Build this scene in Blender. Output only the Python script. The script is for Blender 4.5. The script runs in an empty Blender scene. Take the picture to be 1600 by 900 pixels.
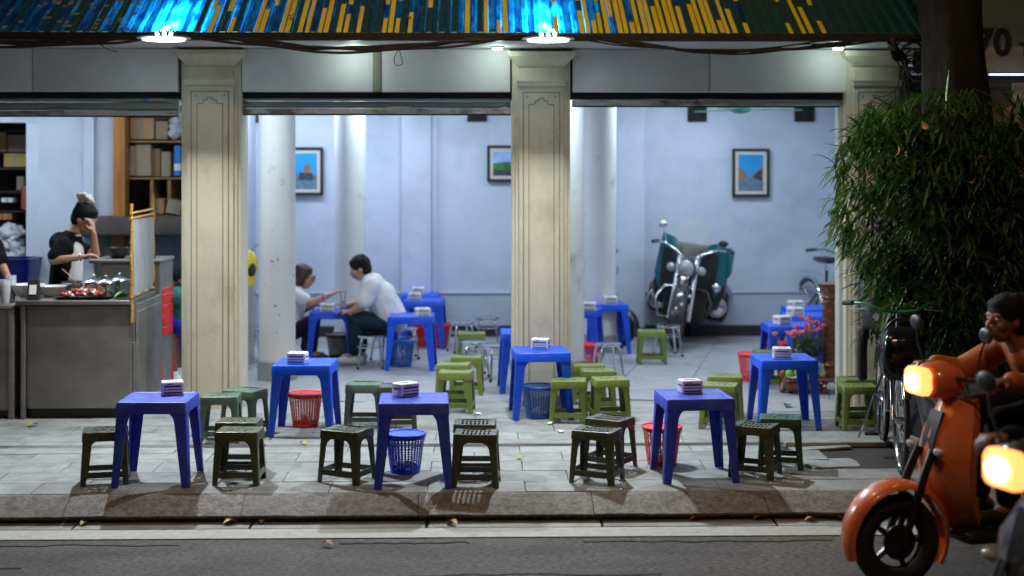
import bpy, bmesh, math, random
from mathutils import Vector, Matrix
random.seed(7)
R = random.random
def U(a, b): return a + (b - a) * random.random()
SC = bpy.context.scene
COL = SC.collection

# ------------------------------------------------------------ camera
F = 2222.0; HC = 1.89; PHI = math.radians(1.3)
cd = bpy.data.cameras.new('camera'); cam = bpy.data.objects.new('camera', cd); COL.objects.link(cam)
cam.location = (0, 0, HC); cam.rotation_euler = (math.radians(90), 0, -PHI)
cd.lens = 50; cd.sensor_width = 36; cd.shift_y = -(450 - 261) / 1600.0
cd.clip_start = 0.1; cd.clip_end = 300
cd.dof.use_dof = True; cd.dof.focus_distance = 8.9; cd.dof.aperture_fstop = 1.3
SC.camera = cam
# ------------------------------------------------------------ world, exposure
w = bpy.data.worlds.new("World"); SC.world = w; w.use_nodes = True
bg = w.node_tree.nodes['Background']; bg.inputs[0].default_value = (0.22, 0.25, 0.33, 1); bg.inputs[1].default_value = 0.025
SC.view_settings.view_transform = 'Standard'; SC.view_settings.look = 'None'
SC.view_settings.exposure = 0; SC.view_settings.gamma = 1
SC.cycles.use_denoising = True; SC.cycles.max_bounces = 8; SC.cycles.sample_clamp_indirect = 4
SC.cycles.caustics_reflective = False; SC.cycles.caustics_refractive = False
# ------------------------------------------------------------ street light (sodium, behind the viewer, high), then an added roof light
def lamp(name, kind, loc, col, power, size=0.1, target=None, parent=None, spot=None, sx=None, sy=None):
    ld = bpy.data.lights.new(name, kind); ld.color = col; ld.energy = power
    if kind == 'AREA':
        ld.shape = 'RECTANGLE'; ld.size = sx; ld.size_y = sy
    else: ld.shadow_soft_size = size
    if kind == 'SPOT': ld.spot_size = math.radians(spot); ld.spot_blend = .6
    o = bpy.data.objects.new(name, ld); COL.objects.link(o); o.location = loc
    if target is not None:
        o.rotation_euler = (Vector(target) - Vector(loc)).to_track_quat('-Z', 'Y').to_euler()
    if parent: o.parent = parent
    return o
STREET_W = 370; EAVE_W = 138; ROOM_W = 33
lamp('street_and_added_light', 'POINT', (1.0, 2.2, 6.8), (1.0, .62, .36), STREET_W, .12)
lamp('street_and_added_light', 'POINT', (0.0, 7.9, 5.3), (1.0, .70, .38), 175, .12)  # unseen lamp added above the eave to brighten the yellow roof stripes

# ------------------------------------------------------------ pixel -> world
def ray(px): 
    k = (px - 800) / F
    return Vector((math.sin(PHI) + math.cos(PHI) * k, math.cos(PHI) - math.sin(PHI) * k))
def at(px, py, Y):
    d = ray(px); t = Y / d.y
    return Vector((d.x * t, Y, HC - (py - 261) * t / F))
def gr(px, py, z=0.0):
    t = (HC - z) * F / (py - 261); d = ray(px)
    return Vector((d.x * t, d.y * t, z))
def wx(px, Y): return at(px, 261, Y).x
def wz(py, Y): return at(800, py, Y).z

# ------------------------------------------------------------ mesh builder
class MB:
    def __init__(s): s.v = []; s.f = []; s.m = []; s.M = Matrix.Identity(4); s.mi = 0
    def add(s, vs, fs):
        n = len(s.v)
        s.v += [s.M @ Vector(p) for p in vs]
        s.f += [tuple(i + n for i in f) for f in fs]; s.m += [s.mi] * len(fs)
    def box(s, x0, x1, y0, y1, z0, z1, b=0.0):
        if b <= 0:
            s.add([(x0,y0,z0),(x1,y0,z0),(x1,y1,z0),(x0,y1,z0),(x0,y0,z1),(x1,y0,z1),(x1,y1,z1),(x0,y1,z1)],
                  [(0,3,2,1),(4,5,6,7),(0,1,5,4),(1,2,6,5),(2,3,7,6),(3,0,4,7)]); return
        s.rloft([(x0+b,x1-b,y0+b,y1-b,z0),(x0,x1,y0,y1,z0+b),(x0,x1,y0,y1,z1-b),(x0+b,x1-b,y0+b,y1-b,z1)], b)
    def rloft(s, lv, r=0.0, cap=True, seg=2):
        rings = []
        for (x0,x1,y0,y1,z) in lv:
            ring = []; rr = min(r, (x1-x0)/2.01, (y1-y0)/2.01)
            if rr <= 1e-5: ring = [(x0,y0,z),(x1,y0,z),(x1,y1,z),(x0,y1,z)]
            else:
                for (cx,cy,a0) in ((x1-rr,y0+rr,-90),(x1-rr,y1-rr,0),(x0+rr,y1-rr,90),(x0+rr,y0+rr,180)):
                    for k in range(seg+1):
                        a = math.radians(a0 + 90*k/seg); ring.append((cx+rr*math.cos(a), cy+rr*math.sin(a), z))
            rings.append(ring)
        s.loft(rings, cap)
    def loft(s, rings, cap=True, closed=True):
        n = len(rings[0]); vs = [p for r in rings for p in r]; fs = []
        for i in range(len(rings)-1):
            for j in range(n if closed else n-1):
                k = (j+1) % n
                fs.append((i*n+j, i*n+k, (i+1)*n+k, (i+1)*n+j))
        if cap:
            fs.append(tuple(reversed(range(n)))); fs.append(tuple(range((len(rings)-1)*n, len(rings)*n)))
        s.add(vs, fs)
    def frame(s, d):
        d = Vector(d).normalized(); up = Vector((0,0,1)) if abs(d.z) < .95 else Vector((0,1,0))
        a = d.cross(up).normalized(); return a, a.cross(d).normalized()
    def tube(s, pts, r, n=8, cap=True, flat=1.0):
        pts = [Vector(p) for p in pts]; rings = []
        rs = r if isinstance(r, (list, tuple)) else [r]*len(pts)
        a, b = s.frame(pts[1]-pts[0])
        for i, p in enumerate(pts):
            d = (pts[min(i+1,len(pts)-1)] - pts[max(i-1,0)]).normalized()
            a = (a - d*a.dot(d)).normalized(); b = d.cross(a)
            rings.append([p + a*math.cos(2*math.pi*k/n)*rs[i] + b*math.sin(2*math.pi*k/n)*rs[i]*flat for k in range(n)])
        s.loft(rings, cap)
    def cone(s, p, q, r0, r1, n=10): s.tube([p, q], [r0, r1], n)
    def ball(s, c, r, nu=12, nv=8, sc=(1,1,1)):
        vs = [(c[0],c[1],c[2]-r*sc[2])]; fs = []
        for i in range(1, nv):
            t = math.pi*i/nv - math.pi/2
            for j in range(nu):
                a = 2*math.pi*j/nu
                vs.append((c[0]+r*sc[0]*math.cos(t)*math.cos(a), c[1]+r*sc[1]*math.cos(t)*math.sin(a), c[2]+r*sc[2]*math.sin(t)))
        vs.append((c[0],c[1],c[2]+r*sc[2])); L = len(vs)-1
        for j in range(nu):
            k = (j+1) % nu
            fs.append((0, 1+k, 1+j)); fs.append((L, L-nu+j, L-nu+k))
            for i in range(nv-2):
                fs.append((1+i*nu+j, 1+i*nu+k, 1+(i+1)*nu+k, 1+(i+1)*nu+j))
        s.add(vs, fs)
    def capsule(s, p, q, r0, r1, n=12):
        s.tube([p, q], [r0, r1], n); s.ball(p, r0, n, 8); s.ball(q, r1, n, 8)
    def lathe(s, prof, c=(0,0,0), n=20, axis='z'):
        rings = []
        for (r, z) in prof:
            ring = []
            for k in range(n):
                a = 2*math.pi*k/n; u, v = r*math.cos(a), r*math.sin(a)
                if axis == 'z': ring.append((c[0]+u, c[1]+v, c[2]+z))
                elif axis == 'y': ring.append((c[0]+u, c[1]+z, c[2]+v))
                else: ring.append((c[0]+z, c[1]+u, c[2]+v))
            rings.append(ring)
        s.loft(rings, True)
    def torus(s, c, Rr, r, axis='z', n=24, m=8, a0=0, a1=360):
        pts = []; full = (a1-a0) >= 360; N = n if full else n+1
        rings = []
        for i in range(N):
            a = math.radians(a0 + (a1-a0)*i/n); ring = []
            for k in range(m):
                b = 2*math.pi*k/m; rad = Rr + r*math.cos(b); h = r*math.sin(b); u, v = rad*math.cos(a), rad*math.sin(a)
                if axis == 'z': ring.append((c[0]+u,c[1]+v,c[2]+h))
                elif axis == 'y': ring.append((c[0]+u,c[1]+h,c[2]+v))
                else: ring.append((c[0]+h,c[1]+u,c[2]+v))
            rings.append(ring)
        if full: rings.append(rings[0])
        s.loft(rings, not full)
    def prism(s, poly, a0, a1, plane='xz'):
        n = len(poly)
        def P(u, v, w): return {'xz': (u, w, v), 'xy': (u, v, w), 'yz': (w, u, v)}[plane]
        s.add([P(u,v,a0) for u,v in poly] + [P(u,v,a1) for u,v in poly],
              [tuple(range(n)), tuple(reversed(range(n,2*n)))] + [(i,i+n,(i+1)%n+n,(i+1)%n) for i in range(n)])
    def perf(s, nx, ny, keep, top, bot):
        """perforated sheet: grid of (nx x ny) cells; top(i,j)/bot(i,j) give the node points."""
        ids = {}; vs = []; fs = []
        def V(i, j, t):
            k = (i, j, t)
            if k not in ids: ids[k] = len(vs); vs.append((top if t else bot)(i, j))
            return ids[k]
        for i in range(nx):
            for j in range(ny):
                if not keep(i, j): continue
                fs.append((V(i,j,1),V(i+1,j,1),V(i+1,j+1,1),V(i,j+1,1)))
                fs.append((V(i,j,0),V(i,j+1,0),V(i+1,j+1,0),V(i+1,j,0)))
                for (di,dj,a,b) in ((-1,0,(i,j),(i,j+1)),(1,0,(i+1,j+1),(i+1,j)),(0,-1,(i+1,j),(i,j)),(0,1,(i,j+1),(i+1,j+1))):
                    if not keep(i+di, j+dj): fs.append((V(*a,1),V(*b,1),V(*b,0),V(*a,0)))
        s.add(vs, fs)
    def mesh(s, name, mats, smooth=35, recalc=True):
        me = bpy.data.meshes.new(name); me.from_pydata([tuple(p) for p in s.v], [], s.f)
        for m in (mats if isinstance(mats, (list, tuple)) else [mats]): me.materials.append(m)
        if any(s.m): me.polygons.foreach_set('material_index', s.m)
        if recalc:
            bm = bmesh.new(); bm.from_mesh(me); bmesh.ops.recalc_face_normals(bm, faces=bm.faces); bm.to_mesh(me); bm.free()
        if smooth:
            me.polygons.foreach_set('use_smooth', [True]*len(me.polygons)); me.set_sharp_from_angle(angle=math.radians(smooth))
        me.update(); return me
    def build(s, name, mats, parent=None, off=None, smooth=35, recalc=True, kind=None):
        if off is not None:
            o3 = Vector(off); s.v = [p - o3 for p in s.v]
        o = bpy.data.objects.new(name, s.mesh(name, mats, smooth, recalc)); COL.objects.link(o)
        if parent: o.parent = parent
        elif off is not None: o.location = off
        if kind: o['kind'] = kind
        return o
def thing(name, label, cat, loc=(0,0,0), rz=0, group=None):
    o = bpy.data.objects.new(name, None); COL.objects.link(o); o.empty_display_size = .1
    o.location = loc; o.rotation_euler = (0,0,rz); o['label'] = label; o['category'] = cat
    if group: o['group'] = group
    return o
def tag(o, label, cat, group=None):
    o['label'] = label; o['category'] = cat
    if group: o['group'] = group
    return o
def struct(name):
    o = bpy.data.objects.new(name, None); COL.objects.link(o); o['kind'] = 'structure'; return o
def inst(me, name, loc, parent=None, rot=(0,0,0), sc=(1,1,1)):
    o = bpy.data.objects.new(name, me); COL.objects.link(o); o.location = loc; o.rotation_euler = rot; o.scale = sc
    if parent: o.parent = parent
    return o
def dup(root, loc, rz, label, group=None):
    r = root.copy(); COL.objects.link(r); r.location = loc; r.rotation_euler = (0,0,rz); r['label'] = label
    if group: r['group'] = group
    for ch in list(root.children):
        c = ch.copy(); COL.objects.link(c); c.parent = r
        for g in ch.children:
            d = g.copy(); COL.objects.link(d); d.parent = c
    return r
def Rz(a): return Matrix.Rotation(a, 4, 'Z')
def T(*p): return Matrix.Translation(Vector(p))

# ------------------------------------------------------------ materials
def mat(name, col, rough=.5, metal=0.0, var=.12, vscale=6, bump=.0, bscale=60, col2=None, c2scale=3, c2lo=.5, c2hi=.62, coat=0,
        rnd=0.0, emit=None, estr=0, spec=.5, trans=0, alpha=1, stretch=(1,1,1), rvar=.12, sss=0):
    m = bpy.data.materials.new(name); m.use_nodes = True; nt = m.node_tree; N = nt.nodes; L = nt.links
    b = N['Principled BSDF']; b.inputs['Roughness'].default_value = rough; b.inputs['Metallic'].default_value = metal
    b.inputs['Specular IOR Level'].default_value = spec
    b.inputs['Coat Weight'].default_value = coat; b.inputs['Transmission Weight'].default_value = trans; b.inputs['Alpha'].default_value = alpha
    tc = N.new('ShaderNodeTexCoord'); mp = N.new('ShaderNodeMapping'); mp.inputs['Scale'].default_value = stretch
    L.new(tc.outputs['Object'], mp.inputs[0])
    oi = N.new('ShaderNodeObjectInfo')
    ad = N.new('ShaderNodeVectorMath'); ad.operation = 'ADD'; L.new(mp.outputs[0], ad.inputs[0])
    ml = N.new('ShaderNodeVectorMath'); ml.operation = 'SCALE'; ml.inputs['Scale'].default_value = 37.0
    L.new(oi.outputs['Random'], ml.inputs[0]); L.new(ml.outputs[0], ad.inputs[1])
    def noise(sc, det=4, ro=.6):
        n = N.new('ShaderNodeTexNoise'); n.inputs['Scale'].default_value = sc; n.inputs['Detail'].default_value = det
        n.inputs['Roughness'].default_value = ro; L.new(ad.outputs[0], n.inputs['Vector']); return n
    n1 = noise(vscale)
    mr = N.new('ShaderNodeMapRange'); mr.inputs[1].default_value = .3; mr.inputs[2].default_value = .7
    mr.inputs[3].default_value = 1-var; mr.inputs[4].default_value = 1+var; L.new(n1.outputs[0], mr.inputs[0])
    val = mr.outputs[0]
    if rnd:
        m2 = N.new('ShaderNodeMapRange'); m2.inputs[3].default_value = 1-rnd; m2.inputs[4].default_value = 1+rnd; L.new(oi.outputs['Random'], m2.inputs[0])
        mu = N.new('ShaderNodeMath'); mu.operation = 'MULTIPLY'; L.new(val, mu.inputs[0]); L.new(m2.outputs[0], mu.inputs[1]); val = mu.outputs[0]
    base = None
    if col2:
        n2 = noise(c2scale, 6, .65); r2 = N.new('ShaderNodeMapRange'); r2.inputs[1].default_value = c2lo; r2.inputs[2].default_value = c2hi
        L.new(n2.outputs[0], r2.inputs[0]); mx = N.new('ShaderNodeMix'); mx.data_type = 'RGBA'
        mx.inputs[6].default_value = (*col, 1); mx.inputs[7].default_value = (*col2, 1); L.new(r2.outputs[0], mx.inputs[0]); base = mx.outputs[2]
    sc = N.new('ShaderNodeVectorMath'); sc.operation = 'SCALE'; L.new(val, sc.inputs['Scale'])
    if base: L.new(base, sc.inputs[0])
    else: sc.inputs[0].default_value = col
    L.new(sc.outputs[0], b.inputs['Base Color'])
    if rvar:
        r3 = N.new('ShaderNodeMapRange'); r3.inputs[1].default_value = .3; r3.inputs[2].default_value = .7
        r3.inputs[3].default_value = max(.02, rough-rvar); r3.inputs[4].default_value = min(1, rough+rvar)
        L.new(noise(vscale*2.3).outputs[0], r3.inputs[0]); L.new(r3.outputs[0], b.inputs['Roughness'])
    if bump:
        n4 = noise(bscale, 6, .7); bp = N.new('ShaderNodeBump'); bp.inputs['Strength'].default_value = bump; bp.inputs['Distance'].default_value = .01
        L.new(n4.outputs[0], bp.inputs['Height']); L.new(bp.outputs[0], b.inputs['Normal'])
    if emit: b.inputs['Emission Color'].default_value = (*emit, 1); b.inputs['Emission Strength'].default_value = estr
    if sss: b.inputs['Subsurface Weight'].default_value = sss; b.inputs['Subsurface Radius'].default_value = (.02,.008,.004)
    return m
M = {}
M['blue'] = mat('blue_plastic', (.008,.085,.72), .36, var=.12, vscale=8, bump=.06, bscale=140, rnd=.1, sss=0)
M['blueworn'] = mat('worn_blue_plastic', (.032,.058,.56), .42, var=.18, vscale=9, bump=.08, bscale=140, col2=(.05,.11,.50), c2scale=7)
M['green'] = mat('green_plastic', (.16,.215,.045), .42, var=.12, vscale=10, bump=.06, bscale=130, rnd=.12, col2=(.12,.16,.03), c2scale=5, c2lo=.52, c2hi=.75)
M['olive'] = mat('shaded_olive_plastic', (.066,.080,.044), .33, var=.2, vscale=12, bump=.08, bscale=130, rnd=.12, col2=(.058,.048,.03), c2scale=6, c2lo=.48, c2hi=.7)  # shaded copy of the green plastic for the backlit front stools, plus dirt
M['teal_stool'] = mat('teal_green_plastic', (.10,.17,.12), .33, var=.15, vscale=12, bump=.05, bscale=130)
M['dgreen'] = mat('bottle_green_plastic', (.02,.07,.03), .4, var=.15, vscale=12, bump=.05, bscale=130)
M['red'] = mat('red_plastic', (.80,.018,.015), .35, var=.08)
M['bluebasket'] = mat('blue_basket_plastic', (.012,.07,.75), .35, var=.08)
M['bluebasket2'] = mat('faded_blue_basket_plastic', (.03,.13,.55), .4, var=.1)
M['brownbin'] = mat('dark_brown_plastic', (.035,.012,.01), .4)
M['chrome'] = mat('chrome', (.75,.76,.78), .16, 1, var=.05, rvar=.06)
M['steel'] = mat('brushed_steel', (.27,.255,.235), .45, .55, var=.16, vscale=3, bump=.04, bscale=50, col2=(.20,.185,.165), c2scale=1.6, c2lo=.45, c2hi=.75, stretch=(1,1,1.6))
M['steelpot'] = mat('steel_pot', (.6,.6,.62), .22, 1, var=.06, rvar=.08)
M['rubber'] = mat('black_rubber', (.012,.012,.013), .7)
M['blackp'] = mat('black_plastic', (.015,.015,.017), .4)
M['blackgloss'] = mat('black_gloss', (.008,.008,.01), .18)
M['white'] = mat('white_plastic', (.75,.76,.76), .45, var=.05)
M['card'] = mat('white_card', (.78,.76,.77), .6, var=.04, rnd=.06)
M['printg'] = mat('dark_green_print', (.02,.12,.10), .6, var=.05)
M['printp'] = mat('pale_pink_print', (.62,.40,.46), .6, var=.05)
M['printk'] = mat('dark_print', (.06,.05,.06), .6, var=.05)
M['cream'] = mat('cream_paint', (.63,.59,.45), .6, var=.09, vscale=5, bump=.2, bscale=45, col2=(.40,.33,.19), c2scale=3.2, c2lo=.54, c2hi=.86, stretch=(1,1,.7))
M['groove'] = mat('dirty_groove_paint', (.25,.22,.15), .7, var=.35, vscale=14, bump=.2, bscale=60, stretch=(1,1,.4))
M['fascia'] = mat('grey_render', (.80,.81,.80), .75, var=.06, vscale=4, bump=.15, bscale=90, rnd=.03)
M['soffit'] = mat('white_soffit', (.55,.56,.56), .7, var=.05)
M['wall'] = mat('pale_blue_wall_paint', (.53,.57,.69), .65, var=.05, vscale=1.3, bump=.08, bscale=30, col2=(.42,.46,.56), c2scale=1.6, c2lo=.48, c2hi=.72)
M['wall2'] = mat('pale_blue_dado_paint', (.46,.50,.60), .6, var=.06, vscale=1.6, bump=.08, bscale=30, col2=(.38,.41,.52), c2scale=2, c2lo=.5, c2hi=.8)
M['colwhite'] = mat('white_column_paint', (.68,.68,.68), .6, var=.05, vscale=3, bump=.15, bscale=30, col2=(.40,.39,.38), c2scale=2.6, c2lo=.60, c2hi=.72)
M['plinth'] = mat('grey_cement', (.32,.32,.33), .8, var=.15, bump=.3)
M['ceil'] = mat('white_ceiling', (.7,.72,.75), .8, var=.03)
M['skirt'] = mat('black_skirting', (.02,.02,.022), .4)
M['shutter'] = mat('grey_green_shutter', (.32,.36,.33), .5, .2, var=.12, vscale=6, bump=.05)
M['shutbar'] = mat('worn_shutter_bar', (.60,.60,.56), .5, .3, var=.2, vscale=10, bump=.1, col2=(.18,.17,.15), c2scale=6, c2lo=.5, c2hi=.62, stretch=(.4,1,1))
M['dark'] = mat('black_shadow_gap', (.008,.008,.008), .8)
M['pave'] = mat('grey_paving_stone', (.28,.29,.285), .66, var=.2, vscale=8, bump=.45, bscale=42, rnd=.09, col2=(.17,.168,.16), c2scale=3.4, c2lo=.48, c2hi=.72)
M['floor'] = mat('grey_floor_tile', (.36,.37,.39), .42, var=.08, vscale=4, bump=.1, bscale=30, rnd=.03, col2=(.28,.28,.29), c2scale=2, c2lo=.5, c2hi=.75)
M['mortar'] = mat('dark_joint', (.16,.155,.15), .9, bump=.4)
M['dirt'] = mat('dark_earth', (.035,.032,.028), .95, bump=1, bscale=25)
M['kerb'] = mat('granite_kerb', (.24,.215,.195), .7, var=.35, vscale=45, bump=1.0, bscale=75, rnd=.06, col2=(.13,.115,.105), c2scale=18, c2lo=.45, c2hi=.65)
M['asphalt'] = mat('asphalt', (.098,.083,.076), .75, var=.95, vscale=42, bump=1.0, bscale=60, col2=(.042,.038,.037), c2scale=1.3, c2lo=.42, c2hi=.62, stretch=(.7,1.6,1))
M['roadwhite'] = mat('worn_white_line', (.40,.40,.37), .7, var=.15, vscale=20, bump=.3, bscale=90, col2=(.25,.24,.22), c2scale=9, c2lo=.58, c2hi=.7)
M['wood'] = mat('orange_wood', (.42,.17,.035), .5, var=.25, vscale=3, bump=.2, col2=(.25,.09,.02), c2scale=3, stretch=(9,9,.6))
M['wooddark'] = mat('brown_shelf_wood', (.26,.13,.05), .6, var=.3, vscale=4, bump=.2, stretch=(1,4,1))
M['carved'] = mat('polished_carved_wood', (.15,.038,.012), .28, var=.5, vscale=22, bump=.9, bscale=34, coat=.5)
M['carton'] = mat('brown_cardboard', (.36,.215,.115), .8, var=.12, rnd=.25)
M['cartong'] = mat('grey_cardboard', (.30,.215,.145), .8, var=.12, rnd=.2)
M['cream_frame'] = mat('cream_frame_mount', (.62,.56,.5), .7, var=.03)
M['frame'] = mat('dark_picture_frame', (.012,.018,.016), .4)
M['bamboo'] = mat('bamboo_cane', (.50,.27,.06), .4, var=.25, vscale=9, stretch=(1,1,.5))
M['cloth'] = mat('greyish_white_cloth', (.38,.41,.45), .85, var=.08, bump=.3, bscale=20)
M['skin'] = mat('skin', (.50,.27,.18), .5, var=.06, vscale=20, sss=.1)
M['skin2'] = mat('tanned_skin', (.22,.09,.055), .5, var=.06, vscale=20, sss=.1)
M['hair'] = mat('black_hair', (.005,.0045,.0045), .6, spec=.25, var=.4, vscale=30, bump=.8, bscale=60, stretch=(3,3,.6))
M['hairb'] = mat('brown_hair', (.05,.022,.014), .45, var=.4, vscale=30, bump=.8, bscale=60, stretch=(3,3,.6))
M['tblack'] = mat('black_cotton', (.006,.0065,.008), .9, spec=.12, bump=.3, bscale=25)
M['twhite'] = mat('white_cotton', (.70,.69,.71), .85, var=.05, bump=.5, bscale=11)
M['jeans'] = mat('dark_blue_denim', (.016,.03,.05), .9, spec=.15, var=.25, vscale=18, bump=.4, bscale=14)
M['purple'] = mat('dark_purple_fabric', (.026,.010,.03), .9, spec=.15, bump=.4, bscale=14)
M['tealc'] = mat('teal_cotton', (.02,.16,.15), .85, bump=.3, bscale=14)
M['bluec'] = mat('royal_blue_cotton', (.012,.025,.4), .8, bump=.3, bscale=14)
M['orangec'] = mat('orange_lit_jacket', (.42,.10,.012), .7, var=.2, bump=.5, bscale=12)  # orange light falling on the rider is put into the jacket colour
M['orange'] = mat('orange_scooter_paint', (.70,.17,.05), .3, coat=.6, var=.05)
M['darkpaint'] = mat('charcoal_scooter_paint', (.035,.032,.032), .25, coat=.6)
M['tealp'] = mat('teal_motorcycle_panel', (.005,.13,.17), .35, var=.15)
M['bluem'] = mat('deep_blue_metal', (.004,.012,.15), .2, .3)
M['glass'] = mat('smoky_windshield', (.40,.38,.33), .2, alpha=.22)
M['clear'] = mat('clear_plastic', (.75,.8,.85), .15, alpha=.4)
M['lens'] = mat('lamp_lens', (.35,.36,.36), .1, coat=1)
M['headlamp'] = mat('lit_headlamp', (1,.8,.5), .3, emit=(1,.66,.30), estr=5.5, var=0, rvar=0)
M['headlampedge'] = mat('lit_headlamp_edge', (1,.5,.2), .3, emit=(1,.36,.10), estr=2.2, var=0, rvar=0)
M['lampwhite'] = mat('lit_white_lamp', (1,1,1), .3, emit=(.75,.95,1), estr=14, var=0, rvar=0)
M['downlight'] = mat('lit_downlight', (1,1,1), .3, emit=(.75,1,.92), estr=2.2, var=0, rvar=0)
M['ledstring'] = mat('lit_led_string', (1,1,1), .3, emit=(.45,.65,1), estr=2.5, var=0, rvar=0)
M['bark'] = mat('dark_bark', (.011,.010,.008), .9, var=.4, vscale=9, bump=1, bscale=16, stretch=(1,1,.35), col2=(.007,.006,.005), c2scale=5)
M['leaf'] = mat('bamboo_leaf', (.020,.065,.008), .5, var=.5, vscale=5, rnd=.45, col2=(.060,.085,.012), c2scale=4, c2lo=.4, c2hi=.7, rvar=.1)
M['leafd'] = mat('shaded_bamboo_leaf', (.008,.018,.004), .5, var=.4, vscale=1.5)
M['leafy'] = mat('dry_orange_leaf', (.35,.15,.03), .6)
M['leafyel'] = mat('fallen_yellow_leaf', (.45,.32,.04), .6)
M['stem'] = mat('bamboo_stem', (.10,.12,.03), .5)
M['signgrey'] = mat('grey_signboard', (.10,.13,.13), .7, var=.08)
M['signcream'] = mat('beige_wall', (.26,.25,.20), .75, var=.1, bump=.2)
M['sideplaster'] = mat('side_wall_plaster', (.36,.30,.17), .75, var=.15, vscale=2, bump=.3, bscale=30, stretch=(1,1,.5))
M['cable'] = mat('black_cable', (.012,.012,.012), .6)
M['cablegrey'] = mat('grey_cable', (.12,.12,.12), .6)
M['iron'] = mat('painted_iron_bracket', (.14,.14,.13), .6)
M['pink'] = mat('pink_petal', (.85,.30,.42), .5, var=.2, rnd=.1)
M['porcelain'] = mat('white_porcelain', (.72,.75,.8), .2, coat=.5, col2=(.03,.10,.5), c2scale=14, c2lo=.56, c2hi=.6)
M['fruit'] = mat('green_fruit', (.25,.45,.06), .4, var=.15)
M['orangefood'] = mat('red_orange_food', (.36,.06,.025), .35, var=.4, vscale=50, rnd=.3)
M['leafgreen'] = mat('herb_green', (.16,.35,.03), .5, var=.3, vscale=20)
M['foil'] = mat('silver_wrap', (.7,.68,.66), .35, .4, bump=1, bscale=40)
M['yellowp'] = mat('yellow_raincoat', (.62,.50,.02), .45, var=.15, bump=.4, bscale=10)
M['tile_wall'] = mat('greenish_splash_tile', (.24,.30,.27), .35, var=.25, vscale=4, rnd=.15)
M['soot'] = mat('sooty_brown_metal', (.035,.022,.018), .6, var=.4)
M['greenbike'] = mat('green_bicycle_paint', (.012,.15,.055), .3, coat=.4)
M['yellowcart'] = mat('yellow_carton', (.38,.27,.07), .7, var=.1)
M['redcart'] = mat('red_packet', (.30,.02,.02), .6)
M['wraps'] = mat('crumpled_white_bag', (.55,.57,.60), .45, var=.25, vscale=14, bump=1, bscale=18)
M['fan'] = mat('green_fan_metal', (.04,.32,.25), .35)
M['sticker'] = mat('blue_sticker', (.02,.20,.60), .5)
M['stickerw'] = mat('pale_sticker', (.42,.43,.42), .6, var=.35, vscale=60)
M['skyblue'] = mat('print_sky_blue', (.01,.28,.62), .6, var=.06)
M['skypale'] = mat('print_pale_sky', (.28,.42,.72), .6, var=.2, vscale=12)
M['printgrass'] = mat('print_grass_green', (.04,.16,.02), .6, var=.5, vscale=14)
M['printstone'] = mat('print_warm_stone', (.24,.15,.09), .6, var=.4, vscale=30)
M['printgrey'] = mat('print_street_grey', (.12,.18,.26), .6, var=.3, vscale=20)
M['printdark'] = mat('print_dark', (.03,.04,.06), .6, var=.5, vscale=30)
def remesh(mb, name, m, parent, off, vox=.011, smooth=4):
    o = mb.build(name, m, parent, off, smooth=0, recalc=True); o.location = (0,0,0)
    md = o.modifiers.new('r', 'REMESH'); md.mode = 'VOXEL'; md.voxel_size = vox; md.use_smooth_shade = True
    if smooth: s_ = o.modifiers.new('s', 'SMOOTH'); s_.iterations = smooth; s_.factor = .5
    return o

def fold(o, st=.016, sc=.09):
    tx = bpy.data.textures.get('cloth_folds') or bpy.data.textures.new('cloth_folds', 'CLOUDS'); tx.noise_scale = sc; tx.noise_depth = 2
    d = o.modifiers.new('folds', 'DISPLACE'); d.texture = tx; d.strength = st; d.mid_level = .5
# leaf_translucency
_m = M['leaf']; _nt = _m.node_tree; _b = _nt.nodes['Principled BSDF']; _t = _nt.nodes.new('ShaderNodeBsdfTranslucent'); _x = _nt.nodes.new('ShaderNodeMixShader')
_t.inputs[0].default_value = (.07,.22,.015,1); _x.inputs[0].default_value = .30
_nt.links.new(_b.outputs[0], _x.inputs[1]); _nt.links.new(_t.outputs[0], _x.inputs[2]); _nt.links.new(_x.outputs[0], _nt.nodes['Material Output'].inputs[0])
# ============================================================ THE SETTING
YP = 11.16; YW = 15.9; ZR = -.12
XL, XR = -7.5, 7.5
XRW = 4.35            # right party wall of the shop
# --- road, gutter, kerb, pavement
mb = MB(); mb.box(-60, 60, -30, 7.78, ZR-.3, ZR-.006)
road = mb.build('road', M['asphalt'], kind='structure', smooth=0)
mb = MB(); mb.box(-30, 30, 7.73, 7.925, ZR-.006+.002, ZR)
mb.build('painted_line', M['roadwhite'], road, smooth=0)
for (x0, x1, y, wd) in ((-.75,-.05,7.64,.035),(.55,1.9,7.63,.02),(-5.2,-2.3,7.19,.018),(-2.9,-1.6,7.62,.015),(-.4,.9,7.02,.014)):   # cracks and seams
    mb = MB(); pts = []
    n = 14
    for k in range(n+1): pts.append((x0+(x1-x0)*k/n, y+U(-.02,.02)))
    poly = [(a, b+wd*U(.2,.5)) for a, b in pts] + [(a, b-wd*U(.2,.5)) for a, b in reversed(pts)]
    mb.prism(poly, ZR-.006+.001, ZR-.006+.0035, 'xy'); mb.build('tar_seam', M['dirt'], road, smooth=0)
gut = struct('gutter')
mb = MB(); mb.box(-30, 30, 7.78, 8.278, -.6, ZR-.02); mb.build('gutter_bed', M['mortar'], gut, smooth=0)
mb = MB(); mb.box(0, .97, 7.945, 8.12, ZR-.02, ZR-.001, .003); gm = mb.mesh('gutter_slab', M['pave'])
for k in range(13): inst(gm, 'gutter_slab', (-6.2+k*.985+U(-.003,.003), U(-.004,.004), U(-.002,.001)), gut)
kerb = struct('kerb')
prof = [(8.278,-.3),(8.12,-.3),(8.12,-.088),(8.066,-.088),(8.06,-.075),(8.19,-.020),(8.235,-.005),(8.252,0),(8.278,0)]
mb = MB()
NK = 9
rings = []
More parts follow.
